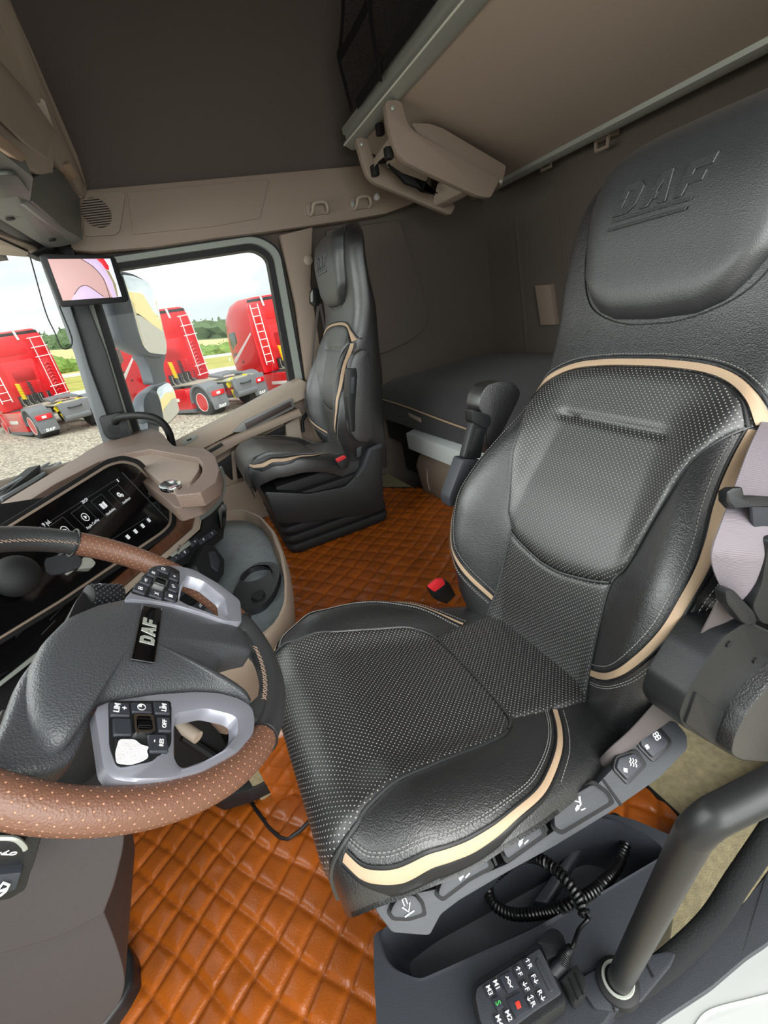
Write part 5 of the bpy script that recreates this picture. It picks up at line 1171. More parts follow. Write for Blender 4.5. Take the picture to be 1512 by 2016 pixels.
manp = [('f', [(-8, -1), (-3, 2), (0, 0), (-2, -3), (-8, -4)]), ('f', [(0, -1), (3, 0), (6, 9), (3, 9)]), ('o', [(-1, -5), (6, -5)]), ('o', [(1, 4), (-4, 7)])]
for px, py, a in ((912, 1718, 10), (1028, 1652, 8), (1141, 1586, -8)): sym(manp, px, py, a, .0115, drv)
heat = [('o', spl) for spl in ([[(k*4-4, -5), (k*4-2.6, -2.5), (k*4-5, 0), (k*4-2.6, 2.5), (k*4-4, 5)] for k in range(3)])]
sym(heat, 1246, 1501, -38, .0085, drv)
sym([('o', [(x*.5, y*.5) for x, y in q]) for _, q in heat], 1231, 1516, -38, .0085, drv)
def petals(s): return [('c', [(s*(3.2*math.cos(a)+2.2*math.cos(t)), s*(3.2*math.sin(a)+2.2*math.sin(t))) for t in [2*math.pi*i/12 for i in range(12)]]) for a in (.8, 2.36, 3.93, 5.5)]
sym(petals(1), 1293, 1449, 0, .0085, drv); sym(petals(.5), 1274, 1470, 0, .0085, drv)
# belt anchor tangle and recliner housing with folded arm on the door side
sy('arm_housing', r2([(1468, 1226), (1500, 1240), (1560, 1262), (1560, 1490), (1500, 1500), (1462, 1500), (1424, 1478), (1346, 1432), (1337, 1408), (1352, 1366), (1396, 1296), (1430, 1250)], 10), .235, .05, BPLAST, drv, .010)
ah = sy('cover_plate', r2([(1372, 1364), (1426, 1404), (1404, 1466), (1350, 1424)], 3), .232, .01, BPLAST, drv, .002)
sy('arm_pad', r2([(1560, 1310), (1512, 1352), (1470, 1405), (1446, 1452), (1440, 1486), (1460, 1498), (1520, 1502), (1580, 1480)], 12), .215, .05, LEATHER, drv, .016)
sy('arm_lever', r2([(1482, 1196), (1500, 1150), (1516, 1060), (1560, 1050), (1560, 1236), (1500, 1228)], 10), .222, .03, BPLAST, drv, .010)
for px, py in ((1434, 1268), (1486, 1300)): o = PY(px, py, .2345); b = B(); b.tube([o+V((0, -.0015, 0)), o+V((0, .002, 0))], .0042, 12); b.obj('screw_hole', RUBBER, drv)
b = B(); b.slab(PYs(r2([(1330, 1330), (1352, 1336), (1350, 1370), (1300, 1440), (1284, 1420)], 6), .30), (0, .04, 0), .006); b.obj('hinge_bracket', BPLAST_M, drv)
b = B(); b.tube([PY(1348, 1334, .27), PY(1352, 1334, .275), PY(1345, 1345, .28)], .004, 8); b.obj('brass_bolt', mat('brass', (180, 150, 90), .3, metal=1), drv)
# far arm, folded up behind the backrest bolster
fa = r2([(942, 801), (946, 779), (959, 758), (985, 750), (1012, 753), (1026, 771), (1020, 790), (990, 850), (966, 900), (958, 870), (960, 836)], 8)
sy('folded_arm_pad', fa, .835, .05, LEATHER, drv, .014)
al_ = sy('arm_lever_head', r2([(929, 806), (966, 818), (968, 832), (960, 846), (931, 832)], 4), .825, .03, BPLAST, drv, .005)
sy('arm_lever', r2([(931, 830), (960, 836), (947, 903), (912, 903)], 5), .828, .02, BPLAST, drv, .006)
sy('lever_slot', r2([(938, 842), (950, 845), (937, 890), (925, 890)], 4), .826, .004, RUBBER, al_, .001)
sy('arm_shaft', r2([(912, 903), (948, 905), (930, 960), (905, 990), (886, 1000), (884, 980)], 5), .832, .04, GPLAST, drv, .008)
# buckle between cushion and backrest (far side)
bk = thing('seat_belt_buckle', 'red and black belt buckle beside the large driver seat cushion', 'buckle', PY(880, 1165, .835))
BUCK = mat('red_buckle', (214, 44, 52), .4)
sy('buckle_body', r2([(846, 1160), (868, 1146), (884, 1146), (898, 1172), (880, 1190), (856, 1180)], 3), .84, .022, BPLAST, bk, .003)
bb_ = sy('release_button', r2([(843, 1157), (862, 1141), (874, 1140), (877, 1151), (856, 1166)], 3), .836, .010, BUCK, bk, .003)
# belt webbing
WEB = mat('grey_belt_webbing', (122, 114, 120), .7, bump=.0)
wn2 = WEB.node_tree; wv = wn2.nodes.new('ShaderNodeTexWave'); wv.inputs['Scale'].default_value = 1.0; wv.bands_direction = 'Y'; uvn = wn2.nodes.new('ShaderNodeUVMap'); mpn = wn2.nodes.new('ShaderNodeMapping'); mpn.inputs['Scale'].default_value = (0, 160, 1)
wn2.links.new(uvn.outputs[0], mpn.inputs[0]); wn2.links.new(mpn.outputs[0], wv.inputs[0]); bpn = wn2.nodes.new('ShaderNodeBump'); bpn.inputs['Strength'].default_value = .5; bpn.inputs['Distance'].default_value = .0008; wn2.links.new(wv.outputs[1], bpn.inputs['Height']); wn2.links.new(bpn.outputs[0], wn2.nodes['Principled BSDF'].inputs['Normal'])
def web(name, Lp, Rp, m, par, sag=0, th=.0016, n=6, base=None):
    Ls = spline(Lp, n); Rs = spline(Rp, n); vs = []; uv = []; k = 9; d = 0
    for i, (a, c) in enumerate(zip(Ls, Rs)):
        if i: d += (a-Ls[i-1]).length
        t = (Ls[min(i+1, len(Ls)-1)]-Ls[max(i-1, 0)]).normalized(); nrm = t.cross(c-a).normalized()
        if nrm.dot(EYE-a) < 0: nrm = -nrm
        for j in range(k): u = j/(k-1); vs.append(a.lerp(c, u)+nrm*(sag*math.sin(math.pi*u))); uv.append((u, d))
        for j in range(k-1, -1, -1): u = j/(k-1); vs.append(a.lerp(c, u)+nrm*(sag*math.sin(math.pi*u)-th)); uv.append((u, d))
    fs = gridf(len(Ls), 2*k, closec=True); fs += [tuple(range(2*k))[::-1], tuple(range(len(vs)-2*k, len(vs)))]
    return mesh(name, vs, fs, m, par, uv=uv, base=base, sharp=50)
belt = thing('seat_belt', 'grey seat belt webbing with black buckle tongue hanging by the driver seat', 'seat belt', PY(1440, 1200, .25))
web('webbing', [PY(1500, 830, .33), PY(1476, 880, .30), PY(1446, 960, .27), PY(1424, 1020, .25), PY(1405, 1075, .24), PY(1402, 1108, .24), PY(1418, 1152, .24), PY(1446, 1192, .24)],
    [PY(1640, 860, .30), PY(1620, 920, .27), PY(1590, 985, .24), PY(1560, 1040, .23), PY(1530, 1085, .225), PY(1514, 1112, .225), PY(1500, 1150, .23), PY(1480, 1195, .24)], WEB, belt, sag=.006)
b = B(); b.slab([PY(a, c, d) for a, c, d in ((1412, 966, .255), (1424, 958, .255), (1444, 957, .25), (1448, 974, .25), (1474, 974, .245), (1560, 980, .235), (1560, 998, .235), (1460, 995, .245), (1424, 1000, .255), (1412, 986, .255))], V((-.002, -.010, .002)), .003); b.obj('tongue_cover', BPLAST, belt)
b = B(); b.slab(rnd([PY(a, c, d) for a, c, d in ((1474, 992, .238), (1478, 1036, .238), (1488, 1047, .238), (1560, 1052, .23), (1560, 992, .23))], .004), V((0, -.003, 0)), .0008); b.obj('metal_tongue', GPLAST2, belt)
b = B(); b.slab(rnd([PY(a, c, .236) for a, c in ((1404, 1154), (1420, 1150), (1464, 1196), (1468, 1214), (1452, 1222), (1438, 1214), (1408, 1178))], .006), V((0, -.012, 0)), .004); b.obj('belt_guide', BPLAST, belt)
WEB2 = mat('taupe_belt_webbing', (92, 84, 84), .7)
web('lower_webbing', [PY(1416, 1180, .245), PY(1370, 1270, .26), PY(1344, 1332, .275), PY(1290, 1386, .29), PY(1240, 1440, .30), PY(1196, 1478, .31), PY(1162, 1512, .33)],
    [PY(1452, 1218, .25), PY(1398, 1290, .265), PY(1346, 1344, .278), PY(1344, 1396, .285), PY(1290, 1440, .295), PY(1215, 1496, .30), PY(1172, 1528, .32)], WEB2, belt, sag=.004)

# ------------------------------------------------------------------ passenger seat: base, arm, belt
pb = B()
def prect(x0, x1, y0, y1, z, r=.05): return rnd([V((x0, y0, z)), V((x1, y0, z)), V((x1, y1, z)), V((x0, y1, z))], r, 4)
rings = [prect(.20, .64, 1.82, 2.30, .292), prect(.18, .66, 1.81, 2.31, .30)]
for k in range(6):
    z = .305+k*.045; rings += [prect(.175-.003*k, .665, 1.805, 2.31, z+.006), prect(.170-.003*k, .67, 1.80, 2.315, z+.022), prect(.175-.003*k, .665, 1.805, 2.31, z+.038), prect(.19-.003*k, .65, 1.82, 2.30, z+.044)]
pb.add(*loft(rings)); pb.slab([V((.20, 1.83, .56)), V((.62, 1.83, .56)), V((.62, 2.27, .56)), V((.20, 2.27, .56))], (0, 0, .06), .02); pb.obj('bellows', BPLAST_M, pas)
sy('seat_side_shell', r2([(520, 968), (610, 972), (680, 958), (712, 925), (726, 888), (752, 876), (756, 1005), (700, 1016), (600, 1030), (545, 1030)], 8), 1.785, .50, BPLAST, pas, .015)
sy('shell_lip', r2([(700, 940), (716, 916), (727, 884), (752, 872), (753, 880), (733, 890), (722, 922), (708, 944)], 3), 1.778, .02, GPLAST, pas, .003)
sy('side_key', r2([(703, 884), (712, 878), (711, 896), (704, 902)], 2), 1.775, .01, GPLAST, pas, .002)
arm = r2([(691, 716), (699, 695), (716, 686), (727, 690), (734, 716), (737, 861), (726, 873), (704, 871), (688, 850), (686, 785)], 8)
sy('folded_arm_pad', arm, 1.725, .06, LEATHER, pas, .018)
h2 = sy('arm_bracket', r2([(687, 726), (702, 724), (704, 738), (700, 800), (700, 850), (690, 850), (684, 782)], 3), 1.72, .05, BPLAST, pas, .006)
sy('bracket_slot', r2([(692, 742), (699, 741), (697, 775), (691, 775)], 2), 1.718, .004, GPLAST, h2, .001)
sy('far_arm_pad', r2([(628, 688), (640, 676), (648, 690), (640, 720), (625, 735)], 4), 2.30, .05, LEATHER, pas, .012)
pbk = thing('seat_belt_buckle', 'small red-topped belt buckle on the passenger seat beside its folded arm', 'buckle', PY(672, 915, 1.76))
sy('buckle_body', r2([(662, 908), (682, 898), (690, 910), (684, 922), (672, 925)], 2), 1.765, .02, BPLAST, pbk, .003)
sy('release_button', r2([(661, 904), (678, 896), (683, 901), (665, 911)], 2), 1.758, .01, BUCK, pbk, .002)
pbt = thing('seat_belt', 'thin dark seat belt hanging from the pillar anchor behind the passenger seat', 'seat belt', PY(620, 600, 2.38))
sy('belt_anchor', r2([(612, 572), (619, 566), (630, 570), (629, 594), (622, 604), (611, 596)], 4), 2.375, .03, BPLAST, pbt, .006)
sy('anchor_face', r2([(612, 576), (616, 570), (617, 594), (612, 595)], 2), 2.372, .01, ALU, pbt, .002)
web('webbing', [PY(624, 602, 2.36), PY(619, 650, 2.35), PY(614, 710, 2.34), PY(611, 755, 2.34)], [PY(630, 602, 2.36), PY(623, 650, 2.35), PY(617, 710, 2.34), PY(614, 755, 2.34)], WEB2, pbt, base=None)
web('webbing', [PY(628, 598, 2.36), PY(636, 640, 2.33), PY(641, 665, 2.30)], [PY(633, 598, 2.36), PY(640, 640, 2.33), PY(645, 665, 2.30)], WEB2, pbt)
# ------------------------------------------------------------------ lower bunk
bunk = thing('lower_bunk', 'dark grey mattress bed across the rear of the cab behind the seats', 'bed', (1.4, 1.4, 0))
FAB = mat('charcoal_mattress_fabric', (58, 57, 58), .9, bump=.7, bscale=420, sheen=.1)
rings = []
for i in range(15):
    y = .20+i*(2.435-.20)/14; s_ = sm((2.4-y)/1.1)*.055
    r = [V((.985, y, .62-s_*.3)), V((.972, y, .68-s_*.6)), V((.975, y, .735-s_)), V((1.0, y, .785-s_*.6)), V((1.05, y, .812-s_*.4)), V((1.12, y, .822-s_*.15)), V((1.45, y, .826+.004*math.sin(i*.9))), V((1.78, y, .822)), V((1.83, y, .80)), V((1.84, y, .62))]
    rings.append(r)
v, fs = loft(rings); mesh('mattress', v, fs, FAB, bunk, sharp=60)
b = B(); b.tube([V((.970, .20+i*(2.43-.20)/20, .745-sm((2.4-(.20+i*(2.43-.20)/20))/1.1)*.055*1.0)) for i in range(21)], .004, 6); b.obj('mattress_piping', BEIGE, bunk)
b = B(); b.slab([PX(a, c, .966) for a, c in ((803, 812), (828, 824), (828, 832), (805, 820))], (.003, 0, 0), .001); b.obj('care_label', TAUPE_L, bunk)
b = B(); b.slab([V((.94, 2.06, .603)), V((.94, 2.06, .52)), V((.985, 2.06, .50)), V((1.02, 2.06, .50)), V((1.02, 2.06, .612)), V((.985, 2.06, .612))], (0, -1.8, 0), .004); b.obj('bed_rail', mat('pale_silver_rail', (226, 232, 232), .4), bunk)
b = B(); b.slab([V((1.0, .2, .50)), V((1.84, .2, .50)), V((1.84, 2.43, .50)), V((1.0, 2.43, .50))], (0, 0, .11), .004); b.obj('bed_base', BPLAST_M, bunk)
lk = thing('under_bed_locker', 'taupe plastic locker under the bed rail behind the driver seat', 'locker', (1.2, 1.6, 0))
rings = []
for z, dx, dy in ((.0, .02, .04), (.10, .0, .02), (.30, -.01, .0), (.42, -.015, -.01), (.47, .0, -.0), (.498, .02, .01)):
    rings.append(rnd([V((.975+dx, 2.05-dy*1.5, z)), V((.975+dx, 1.0, z)), V((1.80, 1.0, z)), V((1.80, 2.05-dy*1.5, z))], .03, 3))
b = B(); b.add(*loft(rings)); b.obj('locker_body', TAUPE, lk)
for y_ in (1.93, 1.62): b = B(); b.tube([V((.962, y_, .43)), V((.958, y_+.01, .36)), V((.966, y_+.015, .30))], .003, 5); b.obj('moulded_seam', TAUPE_L, lk)
b = B(); b.slab([(1.0, .99, 0), (1.78, .99, 0), (1.78, .99, .49), (1.0, .99, .49)], (0, -.75, 0), .01); tag(b.obj('under_bed_dark_box', BPLAST_M, base=(1.4, .6, 0)), 'black storage box under the bed near the driver door', 'locker')
b = B(); b.slab([(1.06, 2.07, .29), (1.78, 2.07, .29), (1.78, 2.07, .49), (1.06, 2.07, .49)], (0, .34, 0), .01); tag(b.obj('under_bed_dark_box', BPLAST_M, base=(1.4, 2.2, .29)), 'black box filling the dark gap under the bed behind the passenger seat', 'locker')  # black block stands in for the darkness of the gap
# ------------------------------------------------------------------ upper bunk, rails, ladder, net
ub = thing('upper_bunk', 'folding upper bunk with taupe underside between two aluminium rails', 'bed', (1.3, 1.2, 1.8))
b = B(); b.slab([V((1.02, 2.30, 1.888)), V((1.72, 2.30, 1.640)), V((1.72, .02, 1.640)), V((1.02, .02, 1.888))], V((.03, 0, .05)), .004); b.obj('underside_board', BOARD, ub)
pr = [(.975, 1.955), (.975, 1.932), (.985, 1.928), (.985, 1.910), (.972, 1.904), (.970, 1.893), (1.004, 1.873), (1.020, 1.873), (1.024, 1.882), (1.030, 1.882), (1.030, 1.955)]
b = B(); b.slab([V((x+.028, 2.30, z-.004)) for x, z in pr], (0, -2.28, 0), .0012, 1); b.obj('front_rail', ALU, ub)
b = B(); b.tube([V((.998+.0, 2.298, 1.889)), V((.998, .03, 1.889))], .0035, 6); b.obj('ridge_highlight', mat('rail_edge_highlight', (240, 240, 226), .3), ub)  # rail edge with its highlight put in as a paler strip
pr = [(1.690, 1.655), (1.694, 1.636), (1.712, 1.627), (1.742, 1.626), (1.748, 1.640), (1.748, 1.690), (1.690, 1.690)]
b = B(); b.slab([V((x, 2.30, z)) for x, z in pr], (0, -2.28, 0), .0012, 1); b.obj('rear_rail', ALU, ub)
b = B(); b.slab([V((1.06, 2.28, 1.94)), V((1.74, 2.28, 1.70)), V((1.78, 2.28, 1.80)), V((1.10, 2.28, 2.04))], (0, -2.24, 0), .03); b.obj('mattress', FAB, ub)
for px, py in ((1075, 322), (1185, 282)):
    o = PX(px, py, 1.79); b = B(); b.tube([o+V(p) for p in ((0, -.03, .02), (0, -.028, -.018), (0, .028, -.018), (0, .03, .02))], .008, 6); b.slab([o+V(p) for p in ((.0, -.04, .01), (.0, .04, .01), (.0, .04, .03), (.0, -.04, .03))], (.05, 0, 0), .003); tag(b.obj('bunk_clip', TAUPE, base=o), 'taupe loop clip under the rear bunk rail, ' + ('farther one' if px < 1100 else 'nearer one, beside the headrest'), 'clip', 'clips under the rear bunk rail')
ld = thing('folded_ladder', 'folded taupe plastic ladder hanging under the far end of the upper bunk', 'ladder', PY(860, 350, 1.92))
np_ = [(758, 203), (764, 196), (784, 196), (792, 203), (798, 228), (806, 248), (822, 262), (984, 354), (966, 390), (940, 385), (850, 344), (800, 320), (784, 302), (772, 272), (763, 235)]
sy('ladder_side', r2(np_, 7), 1.830, .03, TAUPE, ld, .004)
fp_ = [(701, 273), (706, 270), (720, 271), (727, 282), (733, 304), (740, 318), (760, 332), (898, 404), (888, 424), (800, 386), (738, 360), (724, 346), (713, 316)]
sy('ladder_side', r2(fp_, 7), 2.086, .03, TAUPE, ld, .004)
b = B(); b.slab([PY(a, c, 1.871) for a, c in r2([(810, 242), (846, 243), (872, 252), (997, 326), (988, 368), (976, 352), (822, 262)], 5)], (0, .22, 0), .006); b.obj('back_board', TAUPE, ld)
def tread(pts, vec, m=TAUPE_L): b = B(); b.slab([PY(*p) for p in pts], vec, .003); return b.obj('tread', m, ld)
tread([(736, 312, 2.086), (771, 264, 1.857), (778, 292, 1.857), (745, 318, 2.013), (728, 340, 2.086)], (.012, 0, .01))
tread([(762, 330, 2.013), (790, 306, 1.857), (845, 340, 1.857), (842, 352, 1.903), (838, 358, 1.922)], (.0, 0, .02), TAUPE)
tread([(852, 398, 2.086), (860, 366, 2.013), (893, 358, 1.922), (924, 371, 1.857), (860, 405, 2.086)], (.01, 0, .012))
tread([(858, 405, 2.086), (924, 371, 1.857), (936, 377, 1.857), (872, 410, 2.086)], (.01, 0, .01), TAUPE)
b = B(); b.slab([PY(a, c, 1.976) for a, c in ((765, 322), (785, 310), (845, 345), (835, 375), (850, 378), (800, 360))], (0, .02, 0), .002); b.obj('dark_well', RUBBER, ld)
for px, py, y_ in ((773, 213, 1.828), (712, 284, 2.084), (986, 357, 1.828)):
    o = PY(px, py, y_); b = B(); b.tube([o, o+V((0, -.004, 0)), o+V((0, -.006, 0))], [.008, .008, .005], 12); b.obj('rivet', ALU, ld)
for px, py, y_ in ((748, 255, 2.013), (738, 336, 2.068), (765, 302, 1.885)): b = B(); b.box(PY(px, py, y_), (.03, .03, .04), .006); b.obj('black_catch', RUBBER, ld)
# net with straps above the front rail
NET = bpy.data.materials.new('black_net'); NET.use_nodes = True; nn_ = NET.node_tree; bs = nn_.nodes['Principled BSDF']; bs.inputs['Base Color'].default_value = (.008, .009, .008, 1); bs.inputs['Roughness'].default_value = .9
tcn = nn_.nodes.new('ShaderNodeTexCoord'); vo = nn_.nodes.new('ShaderNodeTexVoronoi'); vo.feature = 'DISTANCE_TO_EDGE'; vo.inputs['Scale'].default_value = 190; nn_.links.new(tcn.outputs['Object'], vo.inputs['Vector'])
lt = nn_.nodes.new('ShaderNodeMath'); lt.operation = 'LESS_THAN'; lt.inputs[1].default_value = .085; nn_.links.new(vo.outputs[0], lt.inputs[0]); nn_.links.new(lt.outputs[0], bs.inputs['Alpha'])
net = thing('safety_net', 'black safety net with straps hanging above the upper bunk front rail', 'net', PX(740, 120, .97))
STR = mat('black_strap', (10, 10, 11), .85, bump=.5, bscale=900)
npts = [(690, 222), (664, 118), (676, 0), (700, -60), (900, -60), (846, 0), (760, 128), (740, 165)]
P0 = [PX(a, c, .985) for a, c in npts]; mesh('net_mesh', P0, [tuple(range(len(P0)))], NET, net, smooth=False); tag(bpy.data.objects['net_mesh'], kind='stuff')
def strap(pts, w_=.022, x=.98):
    P = [V(p) for p in spline([PX(a, c, x+d) for a, c, d in pts], 5)]; vs = []
    for i, p in enumerate(P):
        t = (P[min(i+1, len(P)-1)]-P[max(i-1, 0)]).normalized(); s = t.cross(V((1, 0, 0))).normalized()*w_/2; vs += [p-s, p+s, p+s+V((.002, 0, 0)), p-s+V((.002, 0, 0))]
    fs = gridf(len(P), 4, closec=True); return mesh('strap', vs, fs, STR, net)
strap([(676, -40, 0), (674, 40, 0), (669, 95, 0), (666, 112, -.004), (675, 150, 0), (692, 216, .005)], .026)
strap([(731, -40, -.01), (729, 20, -.01), (736, 80, -.01), (744, 125, -.008), (748, 160, 0)], .030)
strap([(722, 10, 0), (700, 55, 0), (676, 98, 0), (668, 112, 0)], .030)
strap([(850, -10, 0), (810, 50, 0), (770, 105, 0), (740, 150, 0), (702, 205, .004)], .034)

# ------------------------------------------------------------------ overhead console (header storage)
oc = thing('overhead_console', 'taupe and grey overhead console with latched locker doors along the windscreen top', 'console', (-.25, 1.6, 1.65))
def s3(name, pts, vec, m, par=None, bevel=.006, seg=2): b = B(); b.slab([PY(*p) for p in pts], vec, bevel, seg); return b.obj(name, m, par or oc)
s3('rim_panel', [(-60, -60, 1.35), (22, 0, 1.62), (62, 100, 1.80), (116, 216, 2.0), (155, 309, 2.2), (173, 368, 2.36), (169, 388, 2.38), (163, 390, 2.36), (150, 345, 2.3), (118, 280, 2.08), (60, 160, 1.85), (0, 50, 1.6), (-60, -20, 1.4)], (-.14, 0, .03), TAUPE_L, bevel=.008)
s3('small_locker_door', [(88, 196, 1.92), (112, 242, 2.0), (140, 300, 2.14), (160, 350, 2.3), (166, 388, 2.36), (158, 384, 2.34), (150, 362, 2.26), (113, 318, 2.03), (110, 260, 1.96)], (-.08, 0, .02), TAUPE_L)
s3('door_latch', [(125, 324, 2.08), (138, 320, 2.12), (155, 346, 2.22), (146, 354, 2.20)], (-.02, .0, -.006), BEIGE, bevel=.004)
ld_ = s3('main_locker_door', [(-60, 40, 1.25), (0, 112, 1.5), (60, 185, 1.75), (113, 257, 1.95), (115, 286, 1.955), (106, 345, 1.95), (88, 358, 1.9), (42, 322, 1.62), (0, 296, 1.37), (-60, 262, 1.1)], (-.06, 0, .02), TAUPE_L, bevel=.014, seg=3)
s3('door_recess', [(-60, 70, 1.25), (0, 132, 1.48), (55, 198, 1.72), (104, 262, 1.90), (98, 268, 1.88), (89, 314, 1.87), (44, 282, 1.63), (0, 240, 1.37), (-60, 210, 1.1)], (.006, 0, .002), TAUPE_L, ld_, .003)
s3('door_latch', [(-40, 248, 1.1), (0, 272, 1.33), (40, 304, 1.56), (40, 312, 1.56), (31, 320, 1.53), (0, 298, 1.33), (-40, 275, 1.1)], (.014, 0, -.004), BEIGE, bevel=.004)
DGR = mat('dark_green_grey_plastic', (92, 95, 90), .4, bump=.2, bscale=700); MGR = mat('mid_grey_plastic', (128, 128, 124), .5, bump=.2, bscale=700)
s3('grey_flap', [(66, 350, 1.75), (112, 330, 2.0), (130, 352, 2.1), (157, 388, 2.3), (164, 472, 2.3), (148, 470, 2.25), (61, 397, 1.72)], (-.03, 0, .004), DGR, bevel=.005)
s3('flap_lip', [(48, 402, 1.70), (56, 396, 1.71), (112, 440, 2.0), (163, 471, 2.3), (150, 479, 2.26), (100, 444, 1.98)], (-.012, 0, .004), MGR, bevel=.003)
b = B(); b.slab([PZ(a, c, 1.652) for a, c in r2([(-60, 282), (0, 298), (66, 350), (60, 396), (49, 404), (150, 479), (120, 486), (92, 488), (0, 432), (-60, 396)], 4)], (0, 0, .05), .006); b.obj('underside', MGR, oc)
b = B(); b.slab([PZ(a, c, 1.655) for a, c in [(-60, 396), (0, 432), (92, 488), (78, 500), (0, 452), (-60, 418)]], (0, 0, .02), .003); b.obj('dark_channel', BPLAST, oc)
b = B(); b.slab([PZ(a, c, 1.648) for a, c in r2([(-60, 430), (0, 462), (70, 488), (86, 500), (52, 506), (0, 502), (-60, 492)], 4)], (0, 0, .02), .004); b.obj('sun_visor', TAUPE_L, oc)
b = B(); b.tube([PZ(-40, 452, 1.645), PZ(0, 470, 1.645), PZ(55, 495, 1.645)], .003, 6); b.obj('visor_rail', RUBBER, oc)
for px, py in ((20, 430), (103, 472)):
    o = PZ(px, py, 1.650); b = B(); b.tube([o, o+V((0, 0, -.003))], .012, 14); b.obj('screw_recess', RUBBER, oc)
gh = PZ(6, 365, 1.648); b = B(); b.slab(rnd([gh+V(p) for p in ((-.06, -.10, 0), (.05, -.10, 0), (.045, .06, 0), (-.05, .06, 0))], .03), (0, 0, -.01), .006); b.obj('grip_recess', DGR, oc)
s3('end_bracket', [(86, 486, 2.2), (110, 492, 2.36), (130, 500, 2.38), (118, 520, 2.38), (80, 510, 2.3), (60, 500, 2.2)], (-.02, .02, 0), BPLAST, bevel=.003)
# ------------------------------------------------------------------ monitor
mo = thing('mirror_monitor', 'black framed monitor on the far windscreen pillar showing a wheel-arch camera view', 'monitor', PY(165, 555, 2.2))
MN = V((.30, -.93, -.12)).normalized(); MO = PY(165, 555, 2.18)
sp_('monitor_case', r2([(78, 503), (84, 499), (222, 503), (228, 508), (255, 590), (250, 595), (124, 605), (117, 600)], 4), MO, MN, .03, BPLAST, mo, .006)
scm = [(94, 510), (217, 509), (240, 584), (124, 592)]
SK = mat('screen_pink', (196, 160, 158), .4, emit=((206, 164, 160), .55)); SLV = mat('screen_lilac', (198, 176, 206), .4, emit=((206, 184, 216), .6)); SRD = mat('screen_red', (214, 40, 52), .4, emit=((214, 40, 52), .55)); SBL = mat('screen_dark', (60, 40, 46), .4, emit=((70, 50, 56), .3)); SWH = mat('screen_pale', (214, 214, 232), .4, emit=((214, 216, 236), .6)); SGN = mat('screen_field', (150, 140, 100), .4, emit=((150, 140, 100), .5))
sc = sp_('screen', scm, MO+MN*.002, MN, .003, SK, mo, .0005)
def sc3(nm, l, d, m): return sp_(nm, l, MO+MN*(.0026+d), MN, .0005, m, sc, .0001)
sc3('picture_patch', [(160, 510), (184, 524), (205, 548), (222, 586), (232, 585), (224, 552), (208, 528), (192, 510)], 0, SLV)
sc3('picture_patch', [(192, 510), (217, 509), (240, 584), (232, 585), (224, 552), (208, 526)], .0003, SWH)
sc3('picture_patch', [(190, 510), (204, 509), (214, 524), (215, 532), (208, 530), (200, 519)], .0006, SRD)
sc3('picture_patch', [(208, 530), (215, 534), (228, 560), (233, 585), (230, 584), (222, 556)], .0006, SGN)
sc3('picture_patch', [(140, 591), (150, 575), (158, 565), (168, 562), (180, 568), (206, 586)], .0003, SLV)
b = B(); b.tube(spline([PP(a, c, MO+MN*.0034, MN) for a, c in ((160, 510), (184, 526), (204, 550), (216, 586))], 5), .0012, 5); b.obj('picture_line', SBL, sc)
b = B(); b.tube(spline([PP(a, c, MO+MN*.0034, MN) for a, c in ((146, 580), (156, 566), (168, 562), (180, 567), (204, 584))], 5), .001, 5); b.obj('picture_line', SBL, sc)

# ------------------------------------------------------------------ right-hand sill: tray, handset, coiled cord, grab rail, door frame
TR = mat('slate_plastic', (50, 53, 59), .42, bump=.25, bscale=900)
ZT = .30
tray = thing('sill_console', 'dark slate sill console with a long recessed bin below the driver seat', 'console', (.25, .3, 0))
outer = r2([(735, 1838), (790, 1812), (1190, 1600), (1245, 1612), (1336, 1650), (1345, 1668), (1330, 1760), (1200, 2010), (1110, 2070), (742, 2070), (736, 1930)], 10)
bin_ = r2([(748, 1838), (800, 1800), (960, 1700), (1170, 1612), (1212, 1620), (1290, 1660), (1312, 1684), (1180, 1760), (1000, 1850), (830, 1930), (780, 1912), (762, 1890)], 14)
oP = [PZ(a, c, ZT) for a, c in outer]; iP = [PZ(a, c, ZT) for a, c in bin_]
ci_ = sum(iP, V((0, 0, 0)))/len(iP); NN = 140
def angmatch(o, i, c, n):
    i = resample(i, n); o = resample(o, 900); out = []
    for q in i:
        a = math.atan2(q.y-c.y, q.x-c.x); out.append(min(o, key=lambda t: abs((math.atan2(t.y-c.y, t.x-c.x)-a+math.pi) % (2*math.pi)-math.pi)))
    return out, i
oo, ii = angmatch(oP, iP, ci_, NN)
dn_ = lambda l, z: [p+V((0, 0, z)) for p in l]
shr = lambda l, s: [ci_+(p-ci_)*s for p in l]
rings = [dn_(oo, -.30), dn_(oo, -.01), [o_.lerp(i_, .02)+V((0, 0, 0)) for o_, i_ in zip(oo, ii)], [i_.lerp(o_, .06)+V((0, 0, .0)) for o_, i_ in zip(oo, ii)], [i_.lerp(o_, .03)+V((0, 0, .006)) for o_, i_ in zip(oo, ii)], ii, dn_(shr(ii, .985), -.015), dn_(shr(ii, .93), -.10), dn_(shr(ii, .88), -.115), dn_(shr(ii, .4), -.12)]
v = [p for r in rings for p in r]; fs = gridf(len(rings), NN, closec=True); fs.append(tuple(range(len(v)-NN, len(v)))); mesh('console_body', v, fs, TR, tray, sharp=50)
b = B(); b.slab([PZ(a, c, .20) for a, c in ((1050, 1790), (1130, 1680), (1150, 1682), (1080, 1800))], (0, 0, .03), .02, 3); b.obj('bin_rib', TR, tray)
